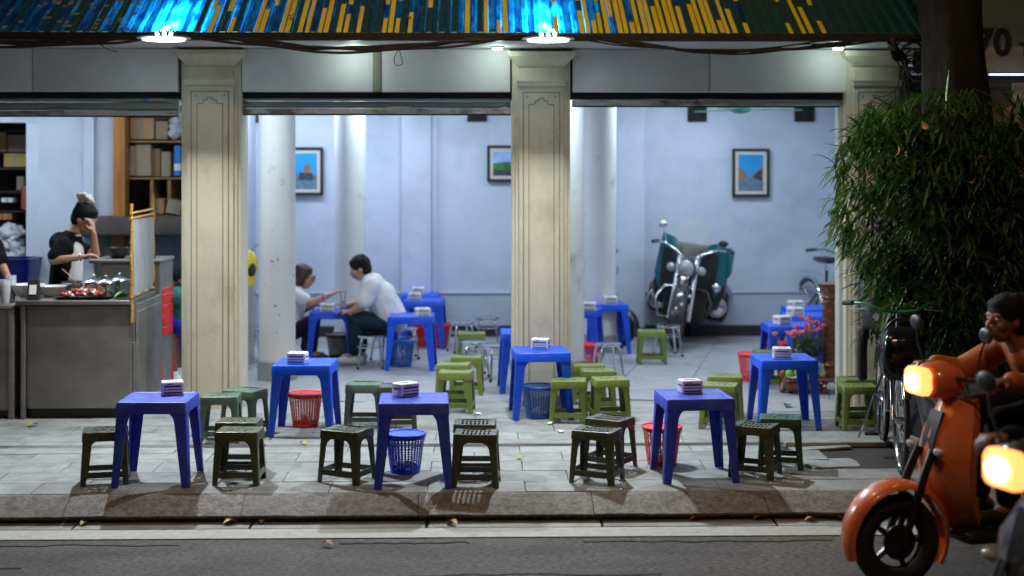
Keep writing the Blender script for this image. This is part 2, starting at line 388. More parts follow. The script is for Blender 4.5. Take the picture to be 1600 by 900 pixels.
for i in range(NK+1):
    x = .996*i/NK
    rings.append([(x, y+(U(-.004,.004) if z > -.09 and y < 8.3 else 0), z+(U(-.003,.002) if -.08 < z < -.01 else 0)) for y, z in prof])
mb.loft(rings); km = mb.mesh('kerb_stone', M['kerb'], smooth=28)
for k in range(13): inst(km, 'kerb_stone', (-6.35+k*1.0, U(-.004,.004), U(-.003,.002)), kerb)
pv = struct('pavement')
mb = MB()
mb.box(-30, 30, 8.279, YP+.05, -.6, -.016)
mb.build('pavement_bed', M['mortar'], pv, smooth=0)
rows = []; y = 8.284
while y < 10.95:
    d = .285
    if 9.62 < y < 9.80: d = .13
    rows.append((y, d)); y += d+.0045
slabm = {}
def slab(wd, d, mt='pave', nm='paving_slab', h=.016):
    k = (round(wd,3), round(d,3), mt)
    if k not in slabm:
        mb = MB(); mb.box(0, wd, 0, d, -h, 0, .0025); slabm[k] = mb.mesh(nm, M[mt], smooth=0)
    return slabm[k]
HOLE = (2.12, 3.5, 8.85, 9.60)     # broken area by the bicycle
for i, (y, d) in enumerate(rows):
    x = -4.9 + (0.27 if i % 2 else 0)
    wd = .57 if d > .2 else .75
    x1 = 5.2
    while x < x1:
        cx, cy = x+wd/2, y+d/2
        if HOLE[0] < cx < HOLE[1] and HOLE[2] < cy < HOLE[3]:
            if R() < .45:
                inst(slab(wd*.7, d*.85), 'paving_slab', (x+U(0,.12), y+U(-.02,.05), U(-.03,.006)), pv, (U(-.07,.07), U(-.05,.05), U(-.35,.35)))
        else:
            inst(slab(wd, d), 'paving_slab', (x, y, U(-.0025,.001)), pv, (U(-.002,.002), U(-.002,.002), U(-.002,.002)))
        x += wd+.0045
mb = MB()
for k in range(4): mb.box(-6, 6, 9.63+k*.024, 9.639+k*.024, -.0008, .0012)
mb.build('grooved_strip', M['mortar'], pv, smooth=0)
mb = MB(); mb.box(HOLE[0]-.1, HOLE[1]+.2, HOLE[2]-.1, HOLE[3]+.05, -.0155, -.0145)
mb.build('exposed_earth', M['dirt'], pv, smooth=0)
mb = MB(); mb.box(HOLE[0]-.05, HOLE[1]+.6, HOLE[3]-.015, HOLE[3]+.045, -.012, .028, .006)
mb.build('loose_edging_stone', M['pave'], pv)
# --- interior floor, tiles turned slightly
fl = struct('floor')
mb = MB(); mb.box(-8.5, XRW+.2, 10.98, YW+.2, -.6, -.010); mb.build('floor_bed', M['mortar'], fl, smooth=0)
ang = math.radians(-14); tsz = .60
cs, sn = math.cos(ang), math.sin(ang)
mb = MB(); mb.box(0, tsz-.005, 0, tsz-.005, -.009, 0, .002); tm = mb.mesh('floor_tile', M['floor'], smooth=0)
cnt = 0
for i in range(-14, 16):
    for j in range(-10, 14):
        px_, py_ = i*tsz, j*tsz
        X = cs*px_ - sn*py_; Y = 12.5 + sn*px_ + cs*py_
        cx = X + cs*tsz/2 - sn*tsz/2; cy = Y + sn*tsz/2 + cs*tsz/2
        if -6.4 < cx < XRW-.1 and 11.3 < cy < YW+.1:
            inst(tm, 'floor_tile', (X, Y, -.0005), fl, (0, 0, ang)); cnt += 1
mb = MB(); mb.box(-6.4, XRW+.1, 10.95, 11.45, -.012, .0022, .002)      # threshold strip of polished cement at the doors
mb.build('threshold', M['plinth'], fl)

# --- walls and ceiling of the room
rw = struct('back_wall')
zl = wz(457, YW-.02)
mb = MB(); mb.box(wx(283,YW)-2.6, XRW, YW, YW+.25, zl, 3.4); mb.build('plaster', M['wall'], rw, smooth=0)
mb = MB(); mb.box(wx(283,YW)-2.6, XRW, YW-.02, YW+.25, 0, zl-.012); mb.build('dado', M['wall2'], rw, smooth=0)
mb = MB(); mb.box(wx(283,YW)-2.6, XRW, YW-.035, YW+.2, zl-.012, zl+.006, .004); mb.build('dado_ledge', M['wall2'], rw)
mb = MB(); mb.box(wx(283,YW)-2.6, XRW, YW-.045, YW+.1, 0, wz(509,YW-.04), .004); mb.build('skirting', M['skirt'], rw)
for (a, b, pr) in ((628,674,.09),(962,1006,.12),(674,684,.03)):
    mb = MB(); mb.box(wx(a,YW), wx(b,YW), YW-pr, YW+.05, .10, 3.3, .006); mb.build('pilaster', M['wall'], rw)
for (a, b, c, d) in ((380,404,176,192),(730,761,176,190),(1074,1104,162,190),(1241,1272,162,190)):
    mb = MB(); mb.box(wx(a,YW), wx(b,YW), YW-.03, YW+.03, wz(d,YW), wz(c,YW), .004)
    tag(mb.build('wall_vent', M['dark'], off=(wx((a+b)/2,YW), YW-.03, wz((c+d)/2,YW))),
        {380:'black square vent high on the wall beside the leftmost pillar', 730:'black vent at the top of the back wall left of the middle pillar', 1074:'black square vent high on the back wall left of the ceiling fan', 1241:'black square vent high on the back wall right of the ceiling fan'}[a], 'vent', 'black vents at the top of the back wall')
mb = MB(); mb.box(XRW, XRW+.2, 11.81, YW+.2, 0, 2.93); mb.build('right_wall', M['wall'], kind='structure', smooth=0)
mb = MB(); mb.box(-8.5, -8.3, YP+.1, YW+.2, 0, 3.4); mb.build('left_wall', M['wall'], kind='structure', smooth=0)
mb = MB(); mb.box(-8.5, XRW+.2, YP+.42, YW+.25, 2.93, 3.1); mb.build('ceiling', M['ceil'], kind='structure', smooth=0)
# kitchen partition (left bay)
YK = 13.5
kw = struct('kitchen_wall')
def kbox(nm, a, b, y0, y1, z0, z1, m='wall'):
    mb = MB(); mb.box(wx(a,YK), wx(b,YK), y0, y1, z0, z1); return mb.build(nm, M[m], kw, smooth=0)
kbox('wall_panel', 60, 183, YK, YK+.15, 0, 2.95)
kbox('wall_pier', 134, 149, YK-.06, YK+.01, 0, 2.95)
zb = wz(192, YK)
kbox('lintel', -160, 60, YK, YK+.15, zb, 2.95)
kbox('reveal', 41, 60, YK+.0, YK+.9, 0, zb-.002)
mb = MB(); mb.box(wx(-160,YK), wx(183,YK), 14.9, 15.0, 0, 3); mb.build('store_back_wall', M['soot'], kw, smooth=0)
mb = MB(); mb.box(wx(183,YK), wx(283,YK)+.25, YK+.62, YK+.70, 0, 2.95); mb.build('shelf_back_wall', M['wooddark'], kw, smooth=0)
mb = MB(); mb.box(wx(283,YK)+.25, wx(283,YK)+.33, YK-.9, YW, 0, 2.95); mb.build('side_partition', M['wall'], kw, smooth=0)
# splash-back tiles behind the cook: individual tiles
y_ = YK-.012
sp = wx(140,YK); spx1 = wx(283,YK)+.2
mb = MB(); mb.box(0,.198,-.012,.0,0,.198,.002); tl = mb.mesh('wall_tile', M['tile_wall'])
i = 0
x = sp
while x < spx1-.1:
    for j in range(5):
        if x < wx(183,YK)-.1 or True: inst(tl, 'wall_tile', (x, YK+.0 if x < wx(180,YK) else YK, .42+j*.2), kw)
    x += .2
mb = MB(); mb.box(wx(180,YK), spx1, YK+.002, YK+.1, 0, wz(364,YK)); mb.build('splashback', M['tile_wall'], kw, smooth=0)

# --- round columns in the room
def column(px, Y, dia, label, plinth=True, shape='round'):
    X = wx(px, Y)
    t = thing('round_column', label, 'column', (X, Y, 0), 0, 'round white columns inside the shop')
    mb = MB(); r = dia/2
    mb.lathe([(r,0.17 if plinth else 0),(r,1),(r,2),(r,2.94)], n=40); mb.build('shaft', M['colwhite'], t, smooth=60)
    if plinth:
        mb = MB(); mb.lathe([(r+.012,0),(r+.012,.165),(r+.002,.175),(0,.175)], n=40); mb.build('plinth', M['plinth'], t)
    return t
c1_ = column(433, 12.75, .325, 'white round column nearest the leftmost pillar, scuffed, on a grey plinth')
for (px, py, a, b_) in ((425,408,.022,.008),(434,406,.012,.014),(430,478,.014,.012),(433,520,.006,.008),(437,492,.005,.012),(456,432,.008,.012),(428,415,.008,.004)):
    p = at(px, py, 12.588)-c1_.location; mb = MB(); th_ = math.asin(max(-.95,min(.95,p.x/.163))); mb.M = T(.1628*math.sin(th_), -.1628*math.cos(th_), p.z) @ Rz(th_)
    mb.prism([(a*U(.6,1.2)*math.cos(k), b_*U(.5,1.2)*math.sin(k)) for k in [2*math.pi*q/9 for q in range(9)]], -.0015, .004, 'xz'); mb.build('scuff', M['groove'], c1_, smooth=0)
column(547, 15.0, .33, 'slim white round column behind the seated man in white shirt')
column(884, 12.75, .33, 'white round column half hidden behind the middle pillar')
column(938, 14.6, .33, 'rear white column to the right of the middle pillar, behind blue tables')

# --- facade pillars
def pillar(pa, pb, label, full=True):
    xa, xb = wx(pa, YP), wx(pb, YP); W = xb-xa; X = (xa+xb)/2; ztop = wz(79, YP)
    t = thing('facade_pillar', label, 'pillar', (X, YP, 0), 0, 'cream moulded pillars of the shopfront')
    h = W/2
    mb = MB(); mb.box(-h+.012, h-.012, .05, .40, -.01, ztop-.005, .004); mb.build('shaft_core', M['cream'], t)
    k = W/97.0   # metres per px of width
    zc = lambda y: HC - (y-261)*k + 0.0
    f = .0
    c = h-.065
    mb = MB(); mb.box(-c-.028, c+.028, .028, .06, -.01, zc(104), .004); mb.build('stepped_back', M['cream'], t)
    mb = MB(); mb.box(-c, c, .0, .05, -.01, zc(104), .004); mb.build('shaft_face', M['cream'], t)
    # raised fillets and recessed panel outline
    mb = MB()
    e = .0035
    xi, xo = c-.075, c-.030
    zt = zc(144); zt2 = zc(152)
    for s_ in (-1, 1):
        mb.box(min(s_*xo, s_*(xo-.008)), max(s_*xo, s_*(xo-.008)), -e, .004, .02, zt)
        mb.box(min(s_*xi, s_*(xi-.006)), max(s_*xi, s_*(xi-.006)), -e, .004, .02, zc(163))
        mb.box(min(s_*xi, s_*(xi-.05)), max(s_*xi, s_*(xi-.05)), -e, .004, zc(163), zc(163)+.006)
        mb.box(min(s_*(xi-.05), s_*(xi-.056)), max(s_*(xi-.05), s_*(xi-.056)), -e, .004, zc(163)+.006, zc(157))
        mb.box(min(s_*(xi-.05), s_*(xi-.085)), max(s_*(xi-.05), s_*(xi-.085)), -e, .004, zc(157), zc(157)+.006)
        mb.box(min(s_*(xi-.079), s_*(xi-.085)), max(s_*(xi-.079), s_*(xi-.085)), -e, .004, zc(157)+.006, zt2)
        mb.lathe([(.0,-.005),(.008,-.004),(.008,.003)], (s_*(xi+.008), 0, zc(150)), 10, 'y')
    mb.box(-xo, xo, -e, .004, zt, zt+.008)
    mb.box(-(xi-.085), xi-.085, -e, .004, zt2-.006, zt2)
    mb.build('panel_outline', M['groove'], t, smooth=0)
    mb = MB()
    cc = c+.012
    mb.rloft([(-c, c, -.004, .06, zc(135)), (-cc, cc, -.022, .06, zc(133)), (-cc, cc, -.026, .06, zc(128)), (-cc-.008, cc+.008, -.034, .06, zc(126)), (-cc-.008, cc+.008, -.034, .06, zc(124.5))])
    mb.build('neck_moulding', M['cream'], t)
    mb = MB()
    mb.rloft([(-c+.0, c, .0, .05, zc(104)), (-c-.01, c+.01, -.012, .05, zc(103)), (-c-.02, c+.02, -.03, .05, zc(99)), (-h-.0, h, -.055, .06, zc(90)), (-h-.018, h+.018, -.07, .06, zc(87)), (-h-.018, h+.018, -.07, .06, zc(84)), (-h-.026, h+.026, -.078, .06, zc(83.5)), (-h-.026, h+.026, -.078, .06, zc(79.5))])
    mb.build('capital', M['cream'], t)
    return t
pillar(279, 377, 'leftmost cream moulded pillar, between the food counter and the seated couple')
pillar(798, 894, 'middle cream moulded pillar behind the blue table and blue basket')
pillar(1322, 1418, 'rightmost cream moulded pillar behind the bamboo bush and bicycle')
pillar(-230, -134, 'cream pillar beyond the food counter')

# --- fascia, soffit
fa = struct('fascia')
YF = YP+.06
z0, z1 = wz(143.5, YF), wz(77, YF)
for (a, b) in ((-130,50),(51.5,278),(378,583),(596,797),(895,1108),(1109.5,1322)):
    mb = MB(); mb.box(wx(a,YF), wx(b,YF), YF, YF+.08, z0, z1, .003); mb.build('fascia_panel', M['fascia'], fa)
mb = MB(); mb.box(wx(583.5,YF), wx(595.5,YF), YF-.012, YF+.05, z0, z1-.002, .003); mb.build('cover_batten', M['signcream'], fa)
mb = MB(); mb.box(wx(-130,YF), wx(1322,YF), YF+.085, YF+.3, z0-.05, z1); mb.build('fascia_backing', M['dark'], fa, smooth=0)
mb = MB(); mb.box(-7.5, wx(1440,YF), 10.52, YF+.35, z1+.003, z1+.028); mb.build('soffit', M['soffit'], fa, smooth=0)
mb = MB(); mb.box(-7.5, wx(1440,YF), 10.47, 10.518, z1+.0, z1+.034, .004); mb.build('eave_beam', M['blackp'], fa)
mb = MB(); mb.box(-7.5, wx(1440,YF), 10.403, 10.416, z1-.004, z1+.052); mb.build('eave_flashing', M['skirt'], fa, smooth=0)
mb = MB(); mb.box(-7.5, wx(1424,YF), YF+.3, YF+.35, z1+.1, 6.5); mb.build('upper_wall', M['signcream'], fa, smooth=0)
# --- roller shutters, rolled up
def shutter(a, b, yb, ytop, label, barh=9):
    Y = YP+.17; xa, xb = wx(a,Y), wx(b,Y)
    t = thing('roller_shutter', label, 'roller shutter', ((xa+xb)/2, Y, wz(yb,Y)), 0, 'roller shutters rolled up under the fascia')
    off = Vector(t.location); zb_ = wz(yb,Y); zbar = wz(yb-barh, Y); zt = wz(ytop, Y)
    n = 2; hh = (zt-zbar)/n
    for k in range(n):
        if zt-zbar < .05 and k: break
        if zt-zbar < .05: hh = zt-zbar
        za = zbar+k*hh
        mb = MB(); mb.prism([(Y+.02,za),(Y+.004,za+.004),(Y-.004,za+hh*.3),(Y-.004,za+hh*.7),(Y+.006,za+hh-.006),(Y+.02,za+hh-.003)], xa, xb, 'yz')
        o = mb.build('slat', M['shutter'], t, off, smooth=0); o.location = (0,0,0)
    mb = MB(); mb.box(xa, xb, Y-.016, Y+.03, zb_, zbar-.003, .004); o = mb.build('bottom_bar', M['shutbar'], t, off); o.location = (0,0,0)
    mb = MB(); mb.box(xa, xb, Y-.006, Y+.02, zb_-.012, zb_-.001); o = mb.build('rubber_seal', M['rubber'], t, off); o.location = (0,0,0)
    return t
sh1 = shutter(-132, 279, 181, 147, 'rolled-up grey shutter above the food counter', 8)
sh2 = shutter(378, 798, 178, 147, 'rolled-up grey shutter between the leftmost and middle pillars with a blue sticker')
sh3 = shutter(894, 1319, 165, 149, 'rolled-up grey shutter between the middle and rightmost pillars', 9)
def sticker(t, a, b, ya, yb, m):
    Y = YP+.17-.0065; mb = MB(); mb.box(wx(a,Y), wx(b,Y), Y-.012, Y-.010 if True else Y, wz(yb,Y), wz(ya,Y))
    o = mb.build('sticker', M[m], t, Vector(t.location), smooth=0); o.location = (0,0,0); return o
sticker(sh2, 407, 413, 146, 153, 'stickerw'); sticker(sh2, 413.5, 437, 146, 153, 'sticker'); sticker(sh2, 749, 777, 148, 156, 'stickerw'); sticker(sh2, 783, 795, 148, 156, 'stickerw')
sticker(sh2, 604, 642, 166.5, 175.5, 'stickerw'); sticker(sh2, 783, 794, 167, 172, 'stickerw'); sticker(sh1, 225, 231, 149, 159, 'sticker'); sticker(sh1, 236, 260, 149, 157, 'stickerw'); sticker(sh1, 78, 101, 171, 176, 'stickerw')
sticker(sh3, 1006, 1042, 153, 157, 'stickerw'); sticker(sh3, 1092, 1125, 154, 160, 'shutbar')
# white door jamb right
Y = YP+.16
mb = MB(); mb.box(wx(1311,Y), wx(1321,Y), Y, Y+.06, .0, wz(166,Y), .003); mb.box(wx(1314,Y), wx(1317,Y), Y-.008, Y, .0, wz(166,Y))
tag(mb.build('door_jamb', M['soffit'], off=(wx(1316,Y), Y, 0)), 'white steel door jamb against the rightmost pillar', 'door jamb')

# --- wall beyond the right pillar and its signboard
YS = 11.5
sw = struct('side_building')
mb = MB(); mb.box(wx(1417,YS), 9.5, YS, YS+.3, 0, wz(165,YS)); mb.build('wall', M['sideplaster'], sw, smooth=0)
mb = MB(); mb.box(wx(1417,YS), 9.5, YS+.1, YS+.3, wz(165,YS), wz(115,YS)); mb.build('transom', M['signgrey'], sw, smooth=0)
mb = MB(); mb.box(wx(1588,YS), wx(1700,YS), YS+.06, YS+.099, wz(172,YS), wz(128,YS)); mb.build('white_pane', M['card'], sw, smooth=0)  # plain white card-coloured pane
sg = thing('house_sign', 'dark grey signboard with black figures 70 above the bamboo bush', 'sign', (wx(1560,YS), YS, wz(115,YS)))
off = Vector(sg.location)
mb = MB(); mb.box(wx(1425,YS), 9.5, YS-.02, YS+.2, wz(72.5,YS), 4.6); o = mb.build('board', M['signgrey'], sg, off, smooth=0); o.location = (0,0,0)
mb = MB(); mb.box(wx(1425,YS), 9.5, YS-.017, YS+.2, wz(112,YS), wz(72.5,YS)); o = mb.build('lower_board', M['signcream'], sg, off, smooth=0); o.location = (0,0,0)
def text(body, px, pybase, hpx, Y, m, parent, off, bold=.0, ext=.004, name='lettering', sx=1.0, face=0):
    c = bpy.data.curves.new(name, 'FONT'); c.body = body; c.size = 1; c.extrude = .5; c.offset = bold
    o = bpy.data.objects.new('tmp', c); COL.objects.link(o)
    dg = bpy.context.evaluated_depsgraph_get(); me = bpy.data.meshes.new_from_object(o.evaluated_get(dg)); bpy.data.objects.remove(o)
    ys = [v.co.y for v in me.vertices]; xs = [v.co.x for v in me.vertices]; hh = max(ys)-min(ys)
    p = at(px, pybase, Y); s = hpx*Y/F/hh
    for v in me.vertices:
        x, y, z = v.co; v.co = (p.x+(x-min(xs))*s*sx, Y-ext*(z+.5), p.z+(y-min(ys))*s)
    me.transform(Matrix.Translation(-off)); me.materials.append(M[m])
    o = bpy.data.objects.new(name, me); COL.objects.link(o); o.parent = parent; return o
text('7', 1524, 88, 45, YS-.021, 'blackp', sg, off, .035, sx=1.0)
text('0', 1552, 88, 45, YS-.021, 'blackp', sg, off, .035, sx=.95)
text('T', 1592, 88, 22, YS-.021, 'blackp', sg, off, .035)
led = thing('light_string', 'lit bluish LED light string along the ledge under the 70 signboard', 'light string', (wx(1570,YS), YS-.1, wz(118,YS)))
off = Vector(led.location)
mb = MB(); mb.box(wx(1536,YS), 9, YS-.11, YS-.06, wz(122,YS), wz(118.5,YS)); o = mb.build('channel', M['blackp'], led, off, smooth=0); o.location = (0,0,0)
for k in range(22):
    x = 1538+k*3.2
    mb = MB(); mb.box(wx(x,YS), wx(x+2.2,YS), YS-.125, YS-.112, wz(118,YS), wz(115.5,YS)); o = mb.build('led', M['ledstring'], led, off, smooth=0); o.location = (0,0,0)

# --- corrugated roof over the pavement, seen from above its eave
def sheet_mat():
    m = bpy.data.materials.new('translucent_blue_sheet'); m.use_nodes = True; nt = m.node_tree; N = nt.nodes; L = nt.links
    b = N['Principled BSDF']; b.inputs['Base Color'].default_value = (.002,.06,.09,1); b.inputs['Roughness'].default_value = .3
    tr = N.new('ShaderNodeBsdfTranslucent'); mx = N.new('ShaderNodeMixShader'); mx.inputs[0].default_value = .65
    n = N.new('ShaderNodeTexNoise'); n.inputs['Scale'].default_value = 6; n.inputs['Detail'].default_value = 5
    tc = N.new('ShaderNodeTexCoord'); mp = N.new('ShaderNodeMapping'); mp.inputs['Scale'].default_value = (6,1,1)
    L.new(tc.outputs['Object'], mp.inputs[0]); L.new(mp.outputs[0], n.inputs['Vector'])
    cr = N.new('ShaderNodeValToRGB'); cr.color_ramp.elements[0].position = .35; cr.color_ramp.elements[0].color = (.0,.03,.34,1)
    cr.color_ramp.elements[1].position = .65; cr.color_ramp.elements[1].color = (.005,.30,.64,1)
    L.new(n.outputs[0], cr.inputs[0]); L.new(cr.outputs[0], tr.inputs[0])
    L.new(b.outputs[0], mx.inputs[1]); L.new(tr.outputs[0], mx.inputs[2]); L.new(mx.outputs[0], N['Material Output'].inputs[0])
    return m
M['sheet'] = sheet_mat()
M['sheety'] = mat('yellow_roof_reflection', (.90,.72,.03), .35, var=.12, vscale=7, stretch=(1,.4,.4))  # broken street-light reflections on the ribs, coloured in as yellow stripes
M['sheetw'] = mat('pale_roof_bits', (.22,.28,.38), .5, var=.4, vscale=30)  # pale faces scattered over the left roof sheets
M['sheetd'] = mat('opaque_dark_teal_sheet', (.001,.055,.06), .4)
ro = thing('corrugated_roof', 'corrugated blue and teal roof sheets with yellow reflection stripes over the shopfront', 'roof', (0, 10.42, z1+.03))
pitch = .094; slope = math.radians(30); Ls = 1.25; NS = 34
cells = [(0,0,.030,0),(.030,0,.045,.018),(.045,.018,.080,.018),(.080,.018,.094,0)]
sheets = []
nrib = 0
x = -7.2; xe = wx(1437, 10.4)
def dens(px):
    if px < 300: return 0
    if px < 330: return .6
    if px < 640: return .62
    if px < 760: return .6
    if px < 790: return .35
    if px < 905: return .22
    if px < 1170: return .85
    if px < 1290: return .34
    return 0
while x < xe:
    mb = MB(); ncor = min(8, max(1, int((xe-x)/pitch+.5)))
    for c in range(ncor):
        for (a, ha, b, hb) in cells:
            xa, xb = x+c*pitch+a, x+c*pitch+b
            pxm = (xa/10.5/1.0 - math.tan(PHI))*F+800
            flat = abs(ha-hb) < 1e-6
            d = dens(pxm)
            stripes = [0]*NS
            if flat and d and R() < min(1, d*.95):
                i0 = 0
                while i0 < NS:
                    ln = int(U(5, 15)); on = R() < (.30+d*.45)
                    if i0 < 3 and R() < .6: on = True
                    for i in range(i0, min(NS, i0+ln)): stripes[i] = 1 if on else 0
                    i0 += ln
            if flat and pxm < 210:
                for i in range(NS):
                    if R() < .16: stripes[i] = 2
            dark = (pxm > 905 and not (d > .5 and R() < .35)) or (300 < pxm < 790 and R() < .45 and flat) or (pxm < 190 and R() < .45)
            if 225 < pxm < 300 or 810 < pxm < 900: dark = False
            for i in range(NS):
                u0, u1 = Ls*i/NS, Ls*(i+1)/NS
                sw_ = .004 if stripes[i] else 0
                def P(X, u, h): return (X, 10.42 + u*math.cos(slope) - h*math.sin(slope), z1+.040 + u*math.sin(slope) + h*math.cos(slope))
                jx = U(-.003,.003)
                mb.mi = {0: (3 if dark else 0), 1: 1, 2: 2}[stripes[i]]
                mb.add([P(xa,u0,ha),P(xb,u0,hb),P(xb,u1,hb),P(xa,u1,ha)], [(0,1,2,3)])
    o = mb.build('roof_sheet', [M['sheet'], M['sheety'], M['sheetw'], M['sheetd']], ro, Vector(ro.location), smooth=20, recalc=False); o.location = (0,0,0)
    o.location.z = .004*(len(sheets) % 2)
    sheets.append(o); x += ncor*pitch-.0005
mb = MB(); mb.box(-7.2, xe, 10.66, 10.70, z1+.12, z1+.175); o = mb.build('purlin', M['blackp'], ro, Vector(ro.location), smooth=0); o.location = (0,0,-.025)
# screws with yellow leaves are scattered on the sheets
leafm = None
def leaf_mesh(m, ln=.06, wd=.03, nm='leaf'):
    mb = MB(); n = 5; vs = []; fs = []
    for i in range(n+1):
        t = i/n; wv = wd*math.sin(math.pi*min(1, t*.92+.04))*.5; z = .012*math.sin(t*3.1)+.004
        vs += [(t*ln, -wv, z+wv*.4), (t*ln, 0, z), (t*ln, wv, z+wv*.4)]
    for i in range(n):
        a = i*3; fs += [(a,a+3,a+4,a+1),(a+1,a+4,a+5,a+2)]
    mb.add(vs, fs); return mb.mesh(nm, m, smooth=60, recalc=False)
ly = leaf_mesh(M['leafyel'], .075, .04); lo_ = leaf_mesh(M['leafy'], .07, .035)
for (px, py, lab) in ((455,20,'dry yellow leaf lying on the blue roof sheet at upper left'),(637,17,'dry yellow leaf stuck on the roof sheet left of the middle pillar')):
    p = at(px, py, 10.62); p.z = z1+.040+(10.62-10.42)*math.tan(slope)+.03
    tag(inst(ly, 'fallen_leaf', p, None, (math.radians(30), 0, U(0,6))), lab, 'leaf', 'fallen leaves')

# --- lamps of the place
def eave_lamp(px, label):
    X = wx(px, 10.40); Z = z1+.02
    t = thing('eave_lamp', label, 'lamp', (X, 10.36, Z-.02), 0, 'bright white lamps fixed under the roof eave')
    mb = MB(); mb.lathe([(.0,.012),(.16,.012),(.19,.008),(.195,.003),(.19,.0),(.0,.0)], n=28); mb.build('housing', M['white'], t)
    mb = MB(); mb.lathe([(.0,-.003),(.15,-.003),(.15,-.010),(.0,-.014)], n=28); mb.build('diffuser', M['lampwhite'], t)
    mb = MB()
    for k in (-1, 0, 1): mb.tube([(k*.05,.0,.012),(k*.05,.01,.05)], .012, 8)
    mb.build('bulb', M['lampwhite'], t)
    lamp('lamp_light', 'AREA', (0, 0, -.03), (.86,.95,1.0), EAVE_W, parent=t, sx=.07, sy=.07).rotation_euler = (math.radians(-44), 0, 0)
    lamp('lamp_glow', 'POINT', (0, .17, .092), (.62,.95,1.0), 120, .02, parent=t)
    lamp('lamp_glow', 'POINT', (.0, .44, .205), (.62,.93,1.0), 12, .02, parent=t)
    return t
eave_lamp(258, 'bright lamp under the eave above the leftmost pillar')
eave_lamp(856, 'bright lamp under the eave above the middle pillar')
for (px, py, lab) in ((553,73,'small lit downlight in the soffit above the middle of the left shutter'),(777,73,'small lit downlight in the soffit just left of the middle pillar'),(1307,75,'small lit downlight in the soffit beside the rightmost pillar')):
    X = wx(px, 11.0)
    t = thing('downlight', lab, 'downlight', (X, 10.98 if px < 1000 else 10.95, z1), 0, 'small round downlights in the soffit')
    mb = MB(); mb.lathe([(.0,.004),(.052,.004),(.052,-.008),(.0,-.008)], n=20); mb.build('trim', M['white'], t)
    mb = MB(); mb.lathe([(.0,-.0081),(.043,-.0081),(.040,-.02),(.0,-.024)], n=20); mb.build('diffuser', M['downlight'], t)
    lamp('downlight_light', 'POINT', (0, 0, -.05), (.8,1,.92), 1.8, .04, parent=t)
tube_i = 0
tube_names = iter(['over the left end of the kitchen','over the cook','over the white column by the left bay','over the slim column behind the seated man','behind the middle pillar','before the motorcycle','over the carved pedestal','over the rear corner behind the seated couple','added over the carton shelves'])
for (X, Y, rz) in ((-6.0,12.6,0),(-5.0,12.4,0),(-2.2,11.7,0),(-.6,14.6,0),(.75,11.95,0),(2.2,14.6,0),(3.3,12.6,0),(-2.2,15.0,0),(-3.9,12.2,0)):  # the last tube is added to brighten the carton shelves
    t = thing('tube_light', 'white fluorescent tube light on the shop ceiling '+next(tube_names), 'tube light', (X, Y, 2.93), rz, 'fluorescent tubes on the shop ceiling')
    mb = MB(); mb.box(-.6,.6,-.03,.03,-.05,0,.004); mb.build('batten', M['white'], t)
    mb = MB(); mb.tube([(-.57,0,-.07),(.57,0,-.07)], .014, 10); mb.build('tube', M['lampwhite'], t)
    lamp('tube_glow', 'AREA', (0,0,-.09), (.72,.87,1.0), ROOM_W*(1 if X > -3.5 else .6), parent=t, sx=1.1, sy=.08)
# ============================================================ FURNITURE
def lerp(a, b, t): return a+(b-a)*t
def leg_mb(sx, sy, h, bx, by, tx, ty, w0, w1, zf, rf, th, r):
    """one L-section leg of a moulded stool or table: arms widen with a fillet into the apron."""
    mb = MB(); rings = []
    zs = [0, .012] + [h*.25, h*.5] + [zf] + [zf+rf*t for t in (.3,.55,.75,.9,1.0)]
    for z in zs:
        t = z/h; cx, cy = lerp(bx,tx,t), lerp(by,ty,t); a = lerp(w0,w1,min(1,z/zf))
        if z > zf: q = (z-zf)/rf; a += rf*(1-math.sqrt(max(0,1-q*q)))
        pts = [(-a,0),(-r,0),(-r*.3,-r*.3),(0,-r),(0,-a),(-th,-a),(-th,-th*1.1),(-th*1.1,-th),(-a,-th)]
        rings.append([(sx*(cx+p[0]), sy*(cy+p[1]), z) for p in pts])
    mb.loft(rings); return mb
def top_mb(h, tx, ty, k, zap, th, r, sag=0, slots=None, n=(14,10), lip=0):
    """apron ring plus seat sheet (real slots); k = flare of the sides per metre."""
    mb = MB(); e = (h-zap)*k
    def ring(ix, z, rr): # rounded rect ring at inset ix
        x, y = tx-ix, ty-ix; out = []
        for (cx,cy,a0) in ((x-rr,-y+rr,-90),(x-rr,y-rr,0),(-x+rr,y-rr,90),(-x+rr,-y+rr,180)):
            for q in range(4):
                a = math.radians(a0+30*q); X = cx+rr*math.cos(a); Y = cy+rr*math.sin(a)
                out.append((X, Y, z - sag*(1-(X/tx)**2)*(.75 if z > zap+.001 else .35) ))
        return out
    b = .006
    rings = [ring(th-e, zap, max(.002,r-th)), ring(-e, zap, r), ring(0, h-b, r), ring(b*.35, h-b*.35, r), ring(b, h, r*.8)]
    if lip: rings += [ring(b+.012, h, r*.6), ring(b+.017, h-.003, r*.55)]
    rings.append(ring((b if not lip else b+.017)+.004, h-(.003 if lip else 0), r*.55))
    rings.append(ring(th+.004, h-.008, max(.002, r*.3)))
    rings.append(ring(th-e, zap, max(.002,r-th)))
    mb.loft(rings, False)
    ix = (b if not lip else b+.017)+.0025
    nx, ny = n; X, Y = tx-ix, ty-ix; zt = h-(.003 if lip else 0)
    def nd(i, j, dz):
        x = -X+2*X*i/nx; y = -Y+2*Y*j/ny; return (x, y, zt-.0005-dz-sag*(1-(x/tx)**2)*.75)
    def keep(i, j):
        if i < 0 or j < 0 or i >= nx or j >= ny: return False
        return not (slots and (i, j) in slots)
    mb.perf(nx, ny, keep, lambda i,j: nd(i,j,0), lambda i,j: nd(i,j,.0035))
    return mb
